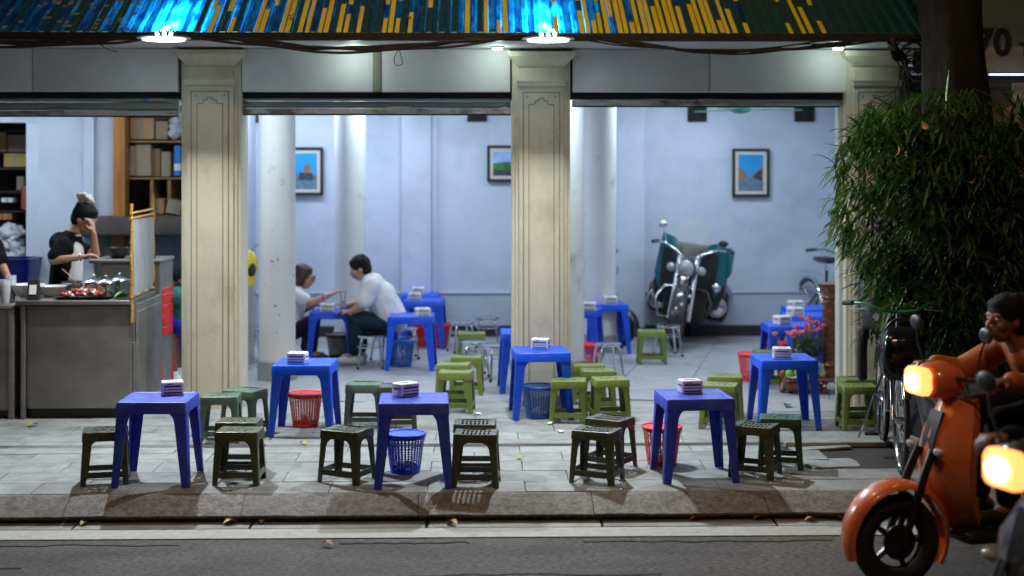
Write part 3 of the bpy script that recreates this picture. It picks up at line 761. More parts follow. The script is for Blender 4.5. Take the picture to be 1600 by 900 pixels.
def slots_grid(nx, ny):   # two rows of narrow slots
    s = set()
    for i in range(2, nx-2):
        if i % 2 == 0: continue
        for j in list(range(2, ny//2-0)) + list(range(ny//2+1, ny-2)): s.add((i, j))
    return s
def slots_flower(nx, ny):
    s = set(); rnd = random.Random(3)
    for (ci, cj) in ((5,5),(9,5),(13,5),(17,5),(21,5),(7,8),(11,8),(15,8),(19,8),(9,3),(17,3),(13,9)):
        s.add((ci,cj)); s.add((ci+(1 if (ci+cj) % 3 else -1), cj))
    return s
def make_stool(label, m, kind):
    t = thing('plastic_stool', label, 'stool', (0,0,0), 0, 'low moulded plastic stools')
    h = .315; bx, by = .142, .118; tx, ty = .125, .100; kf = (bx-tx)/h
    if kind == 'slot': top = top_mb(h, tx+.004, ty+.004, kf, h-.052, .004, .014, .011, slots_grid(19,12), (19,12))
    elif kind == 'curve': top = top_mb(h, tx+.004, ty+.004, kf, h-.062, .004, .014, .010, None, (14,8))
    else: top = top_mb(h, tx+.004, ty+.004, kf, h-.055, .004, .014, 0.002, slots_flower(27,12), (27,12))
    top.build('seat', m, t)
    for sx in (-1,1):
        for sy in (-1,1):
            leg_mb(sx, sy, h, bx, by, tx, ty, .034, .046, h-.105, .055, .005, .013).build('leg', m, t)
    z = .062; q = z/h; X, Y = lerp(bx,tx,q), lerp(by,ty,q); hh = .017
    mb = MB()
    for s_ in (-1,1):
        for (a0, a1) in ((-1, 1),):
            e = -s_
            mb.add([(-X+.03,s_*(Y-.001+.0009),z-hh),(X-.03,s_*(Y-.0001),z-hh),(X-.03,s_*(Y-.006),z-hh),(-X+.03,s_*(Y-.006),z-hh),
                    (-X+.03,s_*(Y-.003),z+hh),(X-.03,s_*(Y-.003),z+hh),(X-.03,s_*(Y-.009),z+hh),(-X+.03,s_*(Y-.009),z+hh)],
                   [(0,3,2,1),(4,5,6,7),(0,1,5,4),(1,2,6,5),(2,3,7,6),(3,0,4,7)])
            mb.add([(s_*(X-.0001),-Y+.03,z-hh),(s_*(X-.0001),Y-.03,z-hh),(s_*(X-.006),Y-.03,z-hh),(s_*(X-.006),-Y+.03,z-hh),
                    (s_*(X-.003),-Y+.03,z+hh),(s_*(X-.003),Y-.03,z+hh),(s_*(X-.009),Y-.03,z+hh),(s_*(X-.009),-Y+.03,z+hh)],
                   [(0,3,2,1),(4,5,6,7),(0,1,5,4),(1,2,6,5),(2,3,7,6),(3,0,4,7)])
    mb.build('rail', m, t)
    return t
protos = {}
def place(key, maker, loc, rz, label):
    if key not in protos:
        t = maker(label); t.location = loc; t.rotation_euler = (0,0,rz); protos[key] = t; return t
    t = dup(protos[key], loc, rz, label); return t
def stool(m, kind, px, py, yaw, label, dx=0, dy=0):
    """px,py = pixel of the middle of the front foot line."""
    g = gr(px, py); a = math.radians(yaw)
    loc = Vector((g.x+dx, g.y+.10+dy, 0))
    return place(('stool', m, kind), lambda l: make_stool(l, M[m], kind), loc, a, label)
def make_table(label, m):
    t = thing('plastic_table', label, 'table', (0,0,0), 0, 'low blue plastic tables')
    h = .50; b = .232; tp = .203; kf = (b-tp)/h
    top_mb(h, tp+.004, tp+.004, kf, h-.068, .005, .018, 0, None, (10,10), lip=1).build('tabletop', m, t)
    for sx in (-1,1):
        for sy in (-1,1):
            leg_mb(sx, sy, h, b, b, tp, tp, .046, .072, h-.125, .075, .006, .018).build('leg', m, t)
    return t
def table(m, px, py, yaw, label, dx=0, dy=0):
    g = gr(px, py)
    return place(('table', m), lambda l: make_table(l, M[m]), Vector((g.x+dx, g.y+.232+dy, 0)), math.radians(yaw), label)
def make_box(label, m, p):
    t = thing('napkin_box', label, 'napkin box', (0,0,0), 0, 'small napkin boxes on the tables')
    mb = MB(); mb.box(-.056,.056,-.05,.05,0,.066,.004); mb.build('carton', M[m], t)
    mb = MB(); mb.box(-.044,.044,-.0508,-.050,.040,.049); mb.box(-.03,.0,-.0508,-.050,.054,.058); mb.box(-.046,.046,-.0508,-.05,.008,.016)
    for k in range(5): mb.box(-.044+k*.019,-.03+k*.019,-.0508,-.05,.025,.031)
    mb.box(-.0568,-.056,-.035,.035,.036,.044); mb.box(.056,.0568,-.035,.035,.036,.044); mb.box(.056,.0568,-.035,.035,.01,.018)
    mb.build('printing', M[p], t, smooth=0)
    mb = MB(); mb.box(-.03,.03,-.012,.012,.0655,.0668); mb.build('opening', M['printk'], t, smooth=0)
    return t
def nbox(px, py, tbl, yaw, label, kind='g'):
    # py = pixel row of the base of the box on the table top
    d = ray(px); z = .498; t_ = (HC-z)*F/(py-261)
    loc = Vector((d.x*t_, d.y*t_, z))
    # keep it on its table
    c = tbl.location; a = tbl.rotation_euler.z
    v = Vector((loc.x-c.x, loc.y+.05-c.y, 0)); v.rotate(Matrix.Rotation(-a, 3, 'Z'))
    v.x = max(-.13, min(.13, v.x)); v.y = max(-.13, min(.13, v.y)); v.rotate(Matrix.Rotation(a, 3, 'Z'))
    loc = Vector((c.x+v.x, c.y+v.y, z))
    o = place(('nbox', kind), lambda l: make_box(l, 'card', 'printg' if kind == 'g' else 'printk'), loc, math.radians(yaw), label); o.scale = (1.17, 1.05, 1.2); return o

T1 = table('blueworn', 234, 763, 0, 'worn purplish-blue table at the far left of the kerb, in front of the food counter')
T2 = table('blueworn', 644, 765, 2, 'worn purplish-blue table at the kerb with a blue basket beneath it')
T3 = table('blueworn', 1093, 756, 4, 'worn purplish-blue table at the kerb with a red basket behind its legs')
T4 = table('blue', 471, 684, -2, 'bright blue table with a red basket beneath, in front of the white column')
T5 = table('blue', 641, 580, -2, 'blue table just behind the seated man in white shirt')
T6 = table('blue', 662, 546, -3, 'blue table with a leaning napkin box near the back wall, second row')
T7 = table('blue', 655, 533, 0, 'rearmost blue table against the back wall behind the seated man')
T8 = table('blue', 516, 570, 0, 'blue table between the seated woman and the seated man')
T9 = table('blue', 847, 657, 3, 'bright blue table standing in front of the middle pillar')
T9b = table('blue', 824, 622, 2, 'blue table tucked behind the left side of the middle pillar', dy=.22)
T10 = table('blue', 906, 567, -14, 'blue table right of the middle pillar, nearer of the two by the rear column')
T10b = table('blue', 950, 556, 6, 'blue table beside the rear column, farther of the two near the motorcycle', dy=.12)
T11 = table('blue', 1235, 673, 0, 'bright blue table in front of the pink flowers')
T12 = table('blue', 1241, 600, 0, 'blue table behind the pink flowers, nearest of the rear three')
T13 = table('blue', 1270, 580, 0, 'blue table behind the carved stand, second of the rear three', dy=.05)
T14 = table('blue', 1272, 566, 0, 'rearmost blue table behind the carved wooden stand', dy=.12)
T15 = table('blue', 234, 592, 0, 'blue table behind the food counter beside the leftmost pillar')

nbox(267, 617, T1, 14, 'pinkish napkin box on the worn table at the far left', 'k')
nbox(633, 620, T2, 38, 'pinkish napkin box turned cornerwise on the worn table over the blue basket', 'k')
nbox(1080, 615, T3, 10, 'pinkish napkin box on the worn table over the red basket at the kerb', 'k')
nbox(464, 569, T4, -8, 'white napkin box on the bright blue table in front of the white column')
nbox(845, 546, T9, -12, 'white napkin box on the blue table in front of the middle pillar')
nbox(1224, 561, T11, -8, 'white napkin box on the blue table in front of the pink flowers')
nbox(511, 488, T8, 0, 'white napkin box between the seated woman and man')
nbox(660, 495, T5, 15, 'white napkin box on the table behind the seated man')
nbox(648, 470, T6, 0, 'white napkin box on the second-row table near the back wall')
nbox(653, 461, T7, 0, 'white napkin box on the rearmost table by the back wall')
nbox(926, 489, T10, -5, 'white napkin box on the blue table right of the middle pillar')
nbox(963, 480, T10b, 5, 'white napkin box on the table between rear column and motorcycle')
nbox(1224, 508, T12, 25, 'white napkin box on the table right behind the pink flowers')
nbox(1250, 497, T13, 25, 'white napkin box on the second blue table behind the carved stand')
nbox(1255, 490, T14, 25, 'white napkin box on the rearmost table behind the carved stand')

S = stool
S('olive','flower',158,758,12,'dark stool with pierced seat left of the far-left worn table')
S('olive','flower',370,758,-3,'dark stool with pierced seat right of the far-left table, front one of the pair')
S('olive','flower',364,747,-3,'dark stool with pierced seat right of the far-left table, rear one of the pair',dy=.12)
S('teal_stool','flower',341,692,2,'teal-topped stool in front of the leftmost pillar, left one of the two')
S('teal_stool','curve',379,681,-22,'teal-topped curved stool in front of the leftmost pillar, right one of the two')
S('olive','slot',540,756,-26,'shaded brown-olive stool with slotted seat left of the blue basket table')
S('olive','slot',744,762,-4,'brown-olive stool with slotted seat right of the blue basket table, front one')
S('olive','slot',742,750,-2,'brown-olive stool with slotted seat right of the blue basket table, rear one',dy=.12)
S('teal_stool','curve',568,669,-2,'teal-topped curved stool behind the blue basket table, left one')
S('olive','curve',620,673,3,'olive curved stool mostly hidden behind the blue basket table')
S('green','curve',712,646,-6,'green stool left of the middle pillar, front one of the trio')
S('green','curve',708,634,-6,'green stool left of the middle pillar, middle one of the trio',dy=.08)
S('green','curve',729,619,-4,'green stool left of the middle pillar, rear right one of the trio',dy=.05)
S('green','flower',890,662,-6,'bright green pierced stool right of the blue table by the middle pillar, left front')
S('green','flower',955,660,6,'bright green pierced stool right of the blue table by the middle pillar, right front')
S('green','flower',937,647,0,'green pierced stool behind the right front one by the middle pillar',dy=.1)
S('green','curve',921,633,-2,'green curved stool at the foot of the middle pillar, rearmost of its four')
S('green','curve',737,573,0,'green stool among the chrome stools left of the middle pillar')
S('green','flower',1020,569,-2,'green stool standing alone in front of the motorcycle')
S('green','flower',1128,671,-16,'green pierced stool behind the right worn table, front one of the pair')
S('green','flower',1141,660,-8,'green pierced stool behind the right worn table, rear one of the pair',dy=.14)
S('olive','slot',1185,748,-27,'dark stool with slotted seat right of the red basket table, front one')
S('dgreen','flower',1231,740,-12,'bottle-green stool right of the red basket table, rear one',dy=.12)
S('olive','slot',935,757,-24,'brown-olive slotted stool left of the red basket table, front one')
S('olive','slot',957,739,-32,'brown-olive slotted stool left of the red basket table, rear one',dy=.08)
S('green','flower',1346,673,0,'green pierced stool beside the bicycle, front one by the rightmost pillar')
S('green','curve',1352,664,4,'green stool beside the bicycle, rear one by the rightmost pillar',dy=.12)
S('green','curve',1206,607,2,'green stool behind the blue table in front of the flowers')

def make_chrome(label):
    t = thing('chrome_stool', label, 'stool', (0,0,0), 0, 'round chrome stools')
    mb = MB(); mb.lathe([(.0,.298),(.105,.298),(.122,.288),(.126,.296),(.122,.308),(.108,.311),(.0,.306)], n=28); mb.build('seat', M['chrome'], t, smooth=50)
    for k in range(4):
        a = math.radians(45+90*k); c, s_ = math.cos(a), math.sin(a)
        mb = MB(); mb.tube([(c*.03,s_*.03,.292),(c*.085,s_*.085,.288),(c*.108,s_*.108,.272),(c*.122,s_*.122,.235),(c*.158,s_*.158,.015)], .0105, 8)
        l = mb.build('leg', M['chrome'], t, smooth=60)
        mb = MB(); mb.cone((c*.1585,s_*.1585,.022),(c*.162,s_*.162,0), .0135,.014, 8); mb.build('rubber_foot', M['rubber'], l)
    mb = MB(); mb.torus((0,0,.200), .126, .005, n=28, m=6); mb.build('ring', M['chrome'], t, smooth=60)
    return t
def chrome(px, py, yaw, label, dy=0):
    g = gr(px, py); return place(('chrome',), make_chrome, Vector((g.x, g.y+.11+dy, 0)), math.radians(yaw), label)
chrome(577, 577, 5, 'chrome stool in the open in front of the seated man')
chrome(602, 568, 35, 'chrome stool under the seated man', dy=.12)
chrome(633, 562, 10, 'chrome stool behind the blue table at the seated man\'s back')
chrome(388, 564, 0, 'chrome stool between the leftmost pillar and the white column')
chrome(741, 590, 10, 'chrome stool behind the green trio left of the middle pillar')
chrome(774, 596, 30, 'chrome stool beside the table leg left of the middle pillar')
chrome(721, 552, 20, 'chrome stool near the back wall left of the middle pillar, left one')
chrome(762, 543, 0, 'chrome stool near the back wall left of the middle pillar, right one')
chrome(951, 592, 15, 'chrome stool right of the middle pillar above the green stools')
chrome(1046, 558, 10, 'chrome stool right in front of the motorcycle wheel')
chrome(545, 557, 10, 'chrome stool under the far side of the couple\'s table', dy=.2)

def basket_mb(rt, rb, h, nz=13, nt=32, solid=(1,1)):
    mb = MB(); dz = h/(nz*2+1); zs = []
    z0 = .03; zs = [0, z0]; n = nz; step = (h-z0-.02)/n
    for k in range(n): zs += [z0+step*(k+.72), z0+step*(k+1)]
    zs.append(h)
    N = len(zs)-1; L = nt*2
    def nd(i, j, d):
        k = i % L; a = 2*math.pi*((k//2)+(.0 if k % 2 == 0 else .36))/nt; z = zs[j]; r = lerp(rb, rt, z/h)-d
        return (r*math.cos(a), r*math.sin(a), z)
    def keep(i, j):
        if j < 0 or j >= N: return False
        i %= L
        if i % 2 == 0: return True
        return j == 0 or j % 2 == 0 or j == N-1
    mb.perf(L, N, keep, lambda i,j: nd(i,j,0), lambda i,j: nd(i,j,.0022)); return mb
def make_basket(label, m, litter):
    t = thing('waste_basket', label, 'basket', (0,0,0), 0, 'perforated plastic waste baskets')
    basket_mb(.122, .092, .235).build('wall', M[m], t, smooth=30)
    mb = MB(); mb.torus((0,0,.237), .126, .007, n=36, m=8); mb.lathe([(.118,.215),(.124,.215),(.126,.237),(.118,.237)], n=36); mb.build('rim', M[m], t, smooth=60)
    mb = MB(); mb.lathe([(0,.002),(.091,.002),(.093,.012),(.0,.010)], n=30); mb.build('base', M[m], t)
    mb = MB(); mb.tube([(-.128*math.cos(a), -.03-.10*math.sin(a)*.25, .232-.085*math.sin(a)) for a in [math.pi*k/12 for k in range(13)]], .0022, 6); mb.build('handle', M['chrome'], t)
    if litter:
        mb = MB()
        for k in range(9):
            a = U(0,6.3); r = U(0,.055); mb.M = T(r*math.cos(a), r*math.sin(a), U(.02,.055)) @ Matrix.Rotation(U(0,3),4,'X') @ Matrix.Rotation(U(0,3),4,'Y')
            mb.rloft([(-.02,.02,-.018,.018,-.008),(-.03,.028,-.02,.022,0),(-.018,.02,-.016,.02,.01)], .006)
        mb.build('paper_litter', M['card'], t)
    return t
def basket(m, px, py, label, litter=True, yaw=0, dy=0):
    g = gr(px, py); return place(('basket', m, litter), lambda l: make_basket(l, m, litter), Vector((g.x, g.y+.09+dy, 0)), math.radians(yaw), label)
basket('red', 475, 669, 'red waste basket under the bright blue table by the white column')
basket('bluebasket', 632, 742, 'blue waste basket under the worn table at the kerb')
basket('red', 1037, 729, 'red waste basket behind the legs of the right worn table', yaw=20)
basket('bluebasket2', 842, 655, 'blue waste basket full of paper at the foot of the middle pillar', yaw=40)
basket('bluebasket2', 627, 574, 'blue waste basket under the table behind the seated man', yaw=70)
basket('red', 1178, 597, 'red waste basket left of the blue table by the flowers', yaw=60)
basket('red', 1218, 577, 'red waste basket under the table behind the flowers', yaw=10)
basket('red', 660, 541, 'red waste basket under the rear tables by the back wall', yaw=30)
basket('red', 685, 545, 'red waste basket at the leg of the rear table, right one', yaw=50, dy=.05)
basket('red', 918, 580, 'red waste basket in shade under the table right of the middle pillar', yaw=50)
basket('brownbin', 528, 562, 'dark brown waste basket between the seated couple under their table', False)

mb = MB(); mb.prism([(-.022,-.006),(-.008,.008),(.0,.002),(.008,.008),(.022,-.006)], -.2205, -.2185, 'xz'); mb.v = [v+Vector((0,.012,.468)) for v in mb.v]
mb.build('emblem', M['yellowp'], T9, smooth=0)
# ============================================================ FOOD COUNTER
YC = gr(110,655).y
ct = thing('food_counter', 'stainless steel food counter with a black kickboard left of the leftmost pillar', 'counter', (wx(112,YC), YC, 0))
co = Vector(ct.location)
def cp(mb, name, m, parent=ct, smooth=35):
    o = mb.build(name, M[m], parent, co, smooth=smooth); o.location = (0,0,0); return o
zt = wz(468, YC); x0, x1 = wx(27,YC), wx(203,YC)
mb = MB(); mb.box(x0+.06, x1, YC+.03, YC+.78, wz(637,YC), zt-.035, .006); cp(mb, 'cabinet', 'steel')
mb = MB(); mb.box(x0-.01, x1+.008, YC-.01, YC+.80, zt-.034, zt, .005); cp(mb, 'worktop', 'steel')
mb = MB(); mb.box(x0+.075, x1-.02, YC+.022, YC+.029, wz(636,YC), zt-.045, .002); cp(mb, 'front_panel', 'steel')
for ya in (.01, .74): mb = MB(); mb.box(x0+.02, x0+.055, YC+ya, YC+ya+.04, 0, zt-.036, .004); cp(mb, 'post', 'steel')
mb = MB(); mb.box(x0+.06, x1-.03, YC+.08, YC+.7, .0, wz(638,YC)); cp(mb, 'kickboard', 'blackp')
# side panel running back with door outline
sx1 = x1+.0
mb = MB(); mb.box(sx1, sx1+.014, YC+.06, YC+1.02, .01, zt-.04, .003); cp(mb, 'side_panel', 'steel')
for (ya, yb) in ((.12,.42),(.50,.95)):
    mb = MB(); mb.box(sx1+.0145, sx1+.020, YC+ya, YC+yb, .10, zt-.10, .002); cp(mb, 'side_door', 'steel')
mb = MB(); mb.tube([(sx1+.035,YC+.04,zt-.32),(sx1+.035,YC+.04,zt-.02)], .008, 8); mb.tube([(sx1+.0,YC+.04,zt-.315),(sx1+.035,YC+.04,zt-.315)], .008, 8); cp(mb, 'rail', 'chrome')
t2 = thing('rear_counter', 'taller stainless steel cabinet at the back of the food counter', 'counter', (wx(200,YC+1), YC+1.05, 0)); co2 = Vector(t2.location)
Yr = YC+1.04
mb = MB(); mb.box(wx(158,Yr), wx(250,Yr), Yr, Yr+.5, 0.02, wz(410,Yr), .006); o = mb.build('cabinet', M['steel'], t2, co2); o.location = (0,0,0)
mb = MB(); mb.box(wx(140,Yr), wx(252,Yr), Yr-.02, Yr+.52, wz(410,Yr)+.001, wz(405,Yr), .004); o = mb.build('worktop', M['steel'], t2, co2); o.location = (0,0,0)
mb = MB(); mb.box(wx(160,Yr), wx(204,Yr), Yr-.008, Yr-.001, .3, wz(414,Yr), .003); o = mb.build('door', M['steel'], t2, co2); o.location = (0,0,0)
t3 = thing('side_counter', 'second stainless steel counter at the left edge, beyond a dark gap', 'counter', (wx(-40,YC), YC, 0)); co3 = Vector(t3.location)
zt3 = wz(475,YC)
mb = MB(); mb.box(wx(-140,YC), wx(17,YC), YC+.03, YC+.75, .06, zt3-.03, .006); o = mb.build('cabinet', M['steel'], t3, co3); o.location = (0,0,0)
mb = MB(); mb.box(wx(-142,YC), wx(21,YC), YC, YC+.78, zt3-.029, zt3, .005); o = mb.build('worktop', M['steel'], t3, co3); o.location = (0,0,0)
mb = MB(); mb.box(wx(12,YC), wx(21,YC), YC+.005, YC+.03, 0, zt3-.031, .003); o = mb.build('post', M['steel'], t3, co3); o.location = (0,0,0)
mb = MB(); mb.box(wx(-138,YC), wx(10,YC), YC+.08, YC+.7, 0, .058); o = mb.build('kickboard', M['blackp'], t3, co3); o.location = (0,0,0)

# things on the counter
def on(px, Y): return Vector((wx(px,Y), Y, zt))
def lathe_thing(name, label, cat, px, Y, z, prof, m, group=None, n=24, extra=None):
    t = thing(name, label, cat, (wx(px,Y), Y, z), 0, group)
    mb = MB(); mb.lathe(prof, n=n); mb.build('body', M[m], t, smooth=50)
    if extra: extra(t)
    return t
def bowl_prof(r, h, w=.004): return [(0,.0),(r*.45,0),(r*.8,h*.45),(r,h),(r-w,h),(r*.8-w,h*.5),(r*.43,w*1.5),(0,w*1.5)]
def pot_extra(r, h, lid=True, ladle=True):
    def f(t):
        if lid:
            mb = MB(); mb.lathe([(0,h+.035),(r*.3,h+.032),(r*.8,h+.016),(r*1.0,h+.004),(r,h),(0,h)], n=24); l = mb.build('lid', M['steelpot'], t, smooth=50)
            mb = MB(); mb.ball((0,0,h+.048), .014, 10, 8); mb.build('knob', M['steelpot'], l)
        for s_ in (-1,1):
            mb = MB(); mb.torus((s_*(r+.004),0,h*.75), .02, .004, 'z', 14, 6, -90 if s_ > 0 else 90, 90 if s_ > 0 else 270); mb.build('handle', M['steelpot'], t)
        if ladle:
            mb = MB(); mb.tube([(0,0,h),( -.06,.0,h+.06),(-.11,.0,h+.10)], [.006,.005,.004], 6); mb.build('ladle', M['steelpot'], t)
    return f
def pot_prof(r, h): return [(0,0),(r*.93,0),(r,.015),(r,h-.004),(r+.006,h),(r-.003,h),(r-.003,.02),(0,.012)]
lathe_thing('bowl','large white bowl on the food counter behind the black card stand','bowl', 44, YC+.28, zt, bowl_prof(.13,.10), 'white')
lathe_thing('bowl','second white bowl on the food counter, right of the large one','bowl', 82, YC+.30, zt, bowl_prof(.11,.085), 'white')
lathe_thing('steel_pot','wide steel pot with lid right below the cook\'s hands','pot', 119, YC+.50, zt, pot_prof(.115,.10), 'steelpot', 'steel pots on the food counter', extra=pot_extra(.115,.10,False))
lathe_thing('steel_pot','steel pot with lid in the middle of the food counter','pot', 147, YC+.36, zt, pot_prof(.095,.11), 'steelpot', 'steel pots on the food counter', extra=pot_extra(.095,.11,True,False))
lathe_thing('steel_pot','small steel pot behind the tray of red snacks','pot', 166, YC+.26, zt, pot_prof(.075,.11), 'steelpot', 'steel pots on the food counter', extra=pot_extra(.075,.11,True,False))
lathe_thing('steel_pot','steel pot nearest the bamboo framed banner','pot', 187, YC+.36, zt, pot_prof(.085,.12), 'steelpot', 'steel pots on the food counter', extra=pot_extra(.085,.12,True,False))
t = thing('steel_tray', 'long silvery tray with greens lying across the food counter', 'tray', (wx(75,YC+.5), YC+.56, zt))
mb = MB(); mb.box(-.20,.20,-.12,.12,.035,.05,.004); mb.box(-.18,.18,-.10,.10,.0,.034); mb.build('tray', M['steelpot'], t)
mb = MB()
for k in range(40):
    p = (U(-.18,.18), U(-.1,.1), .052); mb.M = T(*p) @ Matrix.Rotation(U(0,6),4,'Z') @ Matrix.Rotation(U(-.5,.5),4,'X')
    mb.add([(-.03,0,0),(0,-.008,.004),(.03,0,.002),(0,.008,.004)], [(0,1,2,3)])
mb.build('greens', M['leafgreen'], t, kind='stuff')
t = thing('snack_tray', 'black tray heaped with red and white skewered snacks on the food counter', 'tray', (wx(131,YC+.13), YC+.14, zt))
mb = MB(); mb.rloft([(-.17,.17,-.09,.09,.0),(-.215,.215,-.12,.12,.022),(-.21,.21,-.115,.115,.022),(-.17,.17,-.09,.09,.008)], .05, seg=4); mb.build('tray', M['blackp'], t)
bm_ = MB(); bm_.ball((0,0,0), .017, 10, 7); fm = bm_.mesh('snack', M['orangefood'], smooth=60)
bm_ = MB(); bm_.ball((0,0,0), .014, 8, 6); fw = bm_.mesh('snack', M['white'], smooth=60)
for k in range(70):
    a = U(0,6.3); r = math.sqrt(R()); x, y = .17*r*math.cos(a), .085*r*math.sin(a)
    inst(fm if k % 3 else fw, 'snack', (x, y, .026+.045*(1-r)+U(0,.014)), t, (U(0,3),U(0,3),0), (1,1,U(.7,1)))
t = thing('banana_leaf', 'green leaf garnish at the right end of the food counter', 'leaf', (wx(186,YC+.1), YC+.10, zt))
for k in range(6):
    inst(leaf_mesh(M['leafgreen'], .12, .05), 'leaf', (U(-.05,.02), U(-.05,.05), .004+k*.004), t, (0,U(-.3,0),U(-.6,.8)))
def card_stand(px, Y, z, label, s=1.0):
    t = thing('card_stand', label, 'card stand', (wx(px,Y), Y, z), U(-.1,.1), 'black card stands on the counters')
    mb = MB(); mb.prism([(-.05,0),(.05,0),(.012,.15*s),(-.012,.15*s)], -.055*s*.75, .055*s*.75, 'yz'); mb.build('stand', M['blackgloss' if 0 else 'rubber'], t)
    mb = MB(); a = .038/.15
    mb.add([(-.026*s,-.0475+.04*a,.045*s),(.026*s,-.0475+.04*a,.045*s),(.026*s,-.0475+.11*s*a+.001,.115*s),(-.026*s,-.0475+.11*s*a+.001,.115*s)], [(0,1,2,3)])
    o = mb.build('card', M['card'], t, smooth=0); o.location.y = -.0075
    return t
card_stand(53, YC+.06, zt, 'black card stand with a pale card at the front left of the food counter')
card_stand(234, Yr+.15, wz(405,Yr), 'black card stand on the taller rear cabinet behind the banner')
bp = [(0,0),(.028,0),(.038,.11),(.036,.11),(.027,.003),(0,.003)]
def cups(px, Y, label, k):
    t = thing('plastic_cup', label, 'cup', (wx(px,Y), Y, zt3 if px < 22 else zt), 0, 'stacks of clear plastic cups')
    for i in range(k):
        mb = MB(); mb.lathe([(r*1.1, z+.018*i) for r, z in bp], n=18); mb.build('cup', M['clear'], t, smooth=50)
cups(8, YC+.12, 'stack of clear plastic cups at the left edge of the side counter', 5)
cups(17, YC+.30, 'stack of clear plastic cups right of the other one by the dark gap', 6)
lathe_thing('wok', 'black cooking pan on the taller rear cabinet, right of the cook', 'pan', 184, Yr+.2, wz(405,Yr), bowl_prof(.11,.09), 'blackp')
# bamboo framed banner at the counter's end
Xb = wx(203, YC+.05)+.02
bn = thing('bamboo_banner', 'greyish white cloth banner in a bamboo pole frame at the end of the food counter', 'banner', (Xb, YC+.05, zt-.1)); bo = Vector(bn.location)
def cb(mb, nm, m):
    o = mb.build(nm, M[m], bn, bo); o.location = (0,0,0); return o
Ya, Yb_ = YC+.02, YC+.72
for (Y, za, zb2) in ((Ya, wz(503,YC), wz(318,YC)), (Yb_, wz(440,YC+.7), wz(305,YC+.7))):
    mb = MB(); pts = []; n = 9
    for k in range(n+1):
        z = lerp(za, zb2, k/n); pts.append((Xb+.004*math.sin(k*2.1), Y, z))
    mb.tube(pts, .0125, 10)
    for k in range(1, n): mb.torus((Xb+.004*math.sin(k*2.1), Y, lerp(za,zb2,k/n)), .0125, .003, n=12, m=5)
    cb(mb, 'pole', 'bamboo')
for (z) in (wz(333,YC), wz(341,YC), wz(463,YC)):
    mb = MB(); mb.tube([(Xb, Ya-.03, z), (Xb, Yb_+.03, z+.012)], .009, 8); cb(mb, 'crossbar', 'bamboo')
mb = MB(); nx, nz = 16, 20; vs = []; fs = []
for i in range(nx+1):
    for j in range(nz+1):
        vs.append((Xb+.006*math.sin(i*1.1+j*.25)+.004, lerp(Ya+.02,Yb_-.02,i/nx), lerp(wz(460,YC), wz(343,YC), j/nz)))
for i in range(nx):
    for j in range(nz):
        a = i*(nz+1)+j; fs.append((a,a+nz+1,a+nz+2,a+1))
mb.add(vs, fs)
vs2 = [(v[0]+.003, v[1], v[2]) for v in vs]; mb.add(vs2, [tuple(reversed(f)) for f in fs]); cb(mb, 'cloth', 'cloth')

# ---- kitchen: wooden post, shelves with cartons, hood, storeroom
wp = thing('wooden_post', 'orange varnished wooden post between the kitchen wall and the carton shelves', 'post', (wx(191,YK), YK-.05, 0))
mb = MB(); mb.box(-.055,.055,-.08,.10,0,2.92,.006); mb.build('post', M['wood'], wp)
sh = thing('storage_shelf', 'wooden shelving full of cartons right of the orange post', 'shelf', (wx(243,YK), YK, 0)); so = Vector(sh.location)
for py in (220, 277, 336):
    mb = MB(); z = wz(py, YK); mb.box(wx(200,YK), wx(290,YK)+.2, YK-.02, YK+.6, z-.02, z, .003); o = mb.build('shelf_board', M['wooddark'], sh, so); o.location = (0,0,0)
for px in (235, 262):
    mb = MB(); mb.box(wx(px,YK), wx(px+5,YK), YK-.01, YK+.5, wz(335,YK), wz(277,YK)-.022); o = mb.build('divider', M['wooddark'], sh, so); o.location = (0,0,0)
def carton(a, b, ya, yb, Y, label, m='carton', tilt=0, d=.3, open_=False):
    X0, X1 = wx(a,Y), wx(b,Y); z0_, z1_ = wz(yb,Y), wz(ya,Y); W = (X1-X0)/2; Hh = z1_-z0_
    t = thing('carton', label, 'carton', ((X0+X1)/2, Y, z0_), 0, 'cartons stored in the kitchen'); t.rotation_euler = (0, tilt, 0)
    mb = MB(); mb.box(-W, W, 0, d, 0.001, Hh, .004); mb.build('box', M[m], t)
    mb = MB(); mb.box(-W*.12, W*.12, -.0015, -.0003, .003, Hh-.002); mb.box(-W, W, -.001, .0, Hh*.97, Hh*.985); mb.build('tape', M['signcream'], t, smooth=0)
carton(203,240,185,218,YK+.05,'brown carton on the top shelf beside the orange post')
carton(243,262,190,218,YK+.08,'small grey carton on the top shelf, second from the orange post','cartong')
carton(201,212,228,275,YK+.03,'narrow brown carton upright on the middle shelf next to the orange post','cartong',.02)
carton(213,236,226,275,YK+.02,'grey carton leaning on the middle shelf','cartong',-.02)
carton(252,266,237,276,YK+.04,'pale grey carton at the right of the middle shelf','cartong',.0)
carton(238,250,232,276,YK+.10,'orange brown carton in the middle of the middle shelf','carton')
carton(240,256,310,334,YK+.05,'brown carton on the lower shelf','carton')
carton(258,280,312,334,YK-.04,'open grey carton tipped at the right end of the lower shelf','cartong',.22,.2)
t = thing('blue_packet', 'blue and white packet at the right end of the middle shelf', 'packet', (wx(277,YK), YK+.02, wz(276,YK)))
mb = MB(); mb.box(-.035,.03,0,.1,0,.30,.012); mb.build('packet', M['sticker'], t); mb = MB(); mb.box(-.036,.031,-.002,.05,.05,.13,.01); mb.build('band', M['white'], t)
t = thing('plastic_bundle', 'bundle of clear plastic bags at the right end of the top shelf', 'bag', (wx(272,YK), YK+.02, wz(219,YK)))
mb = MB()
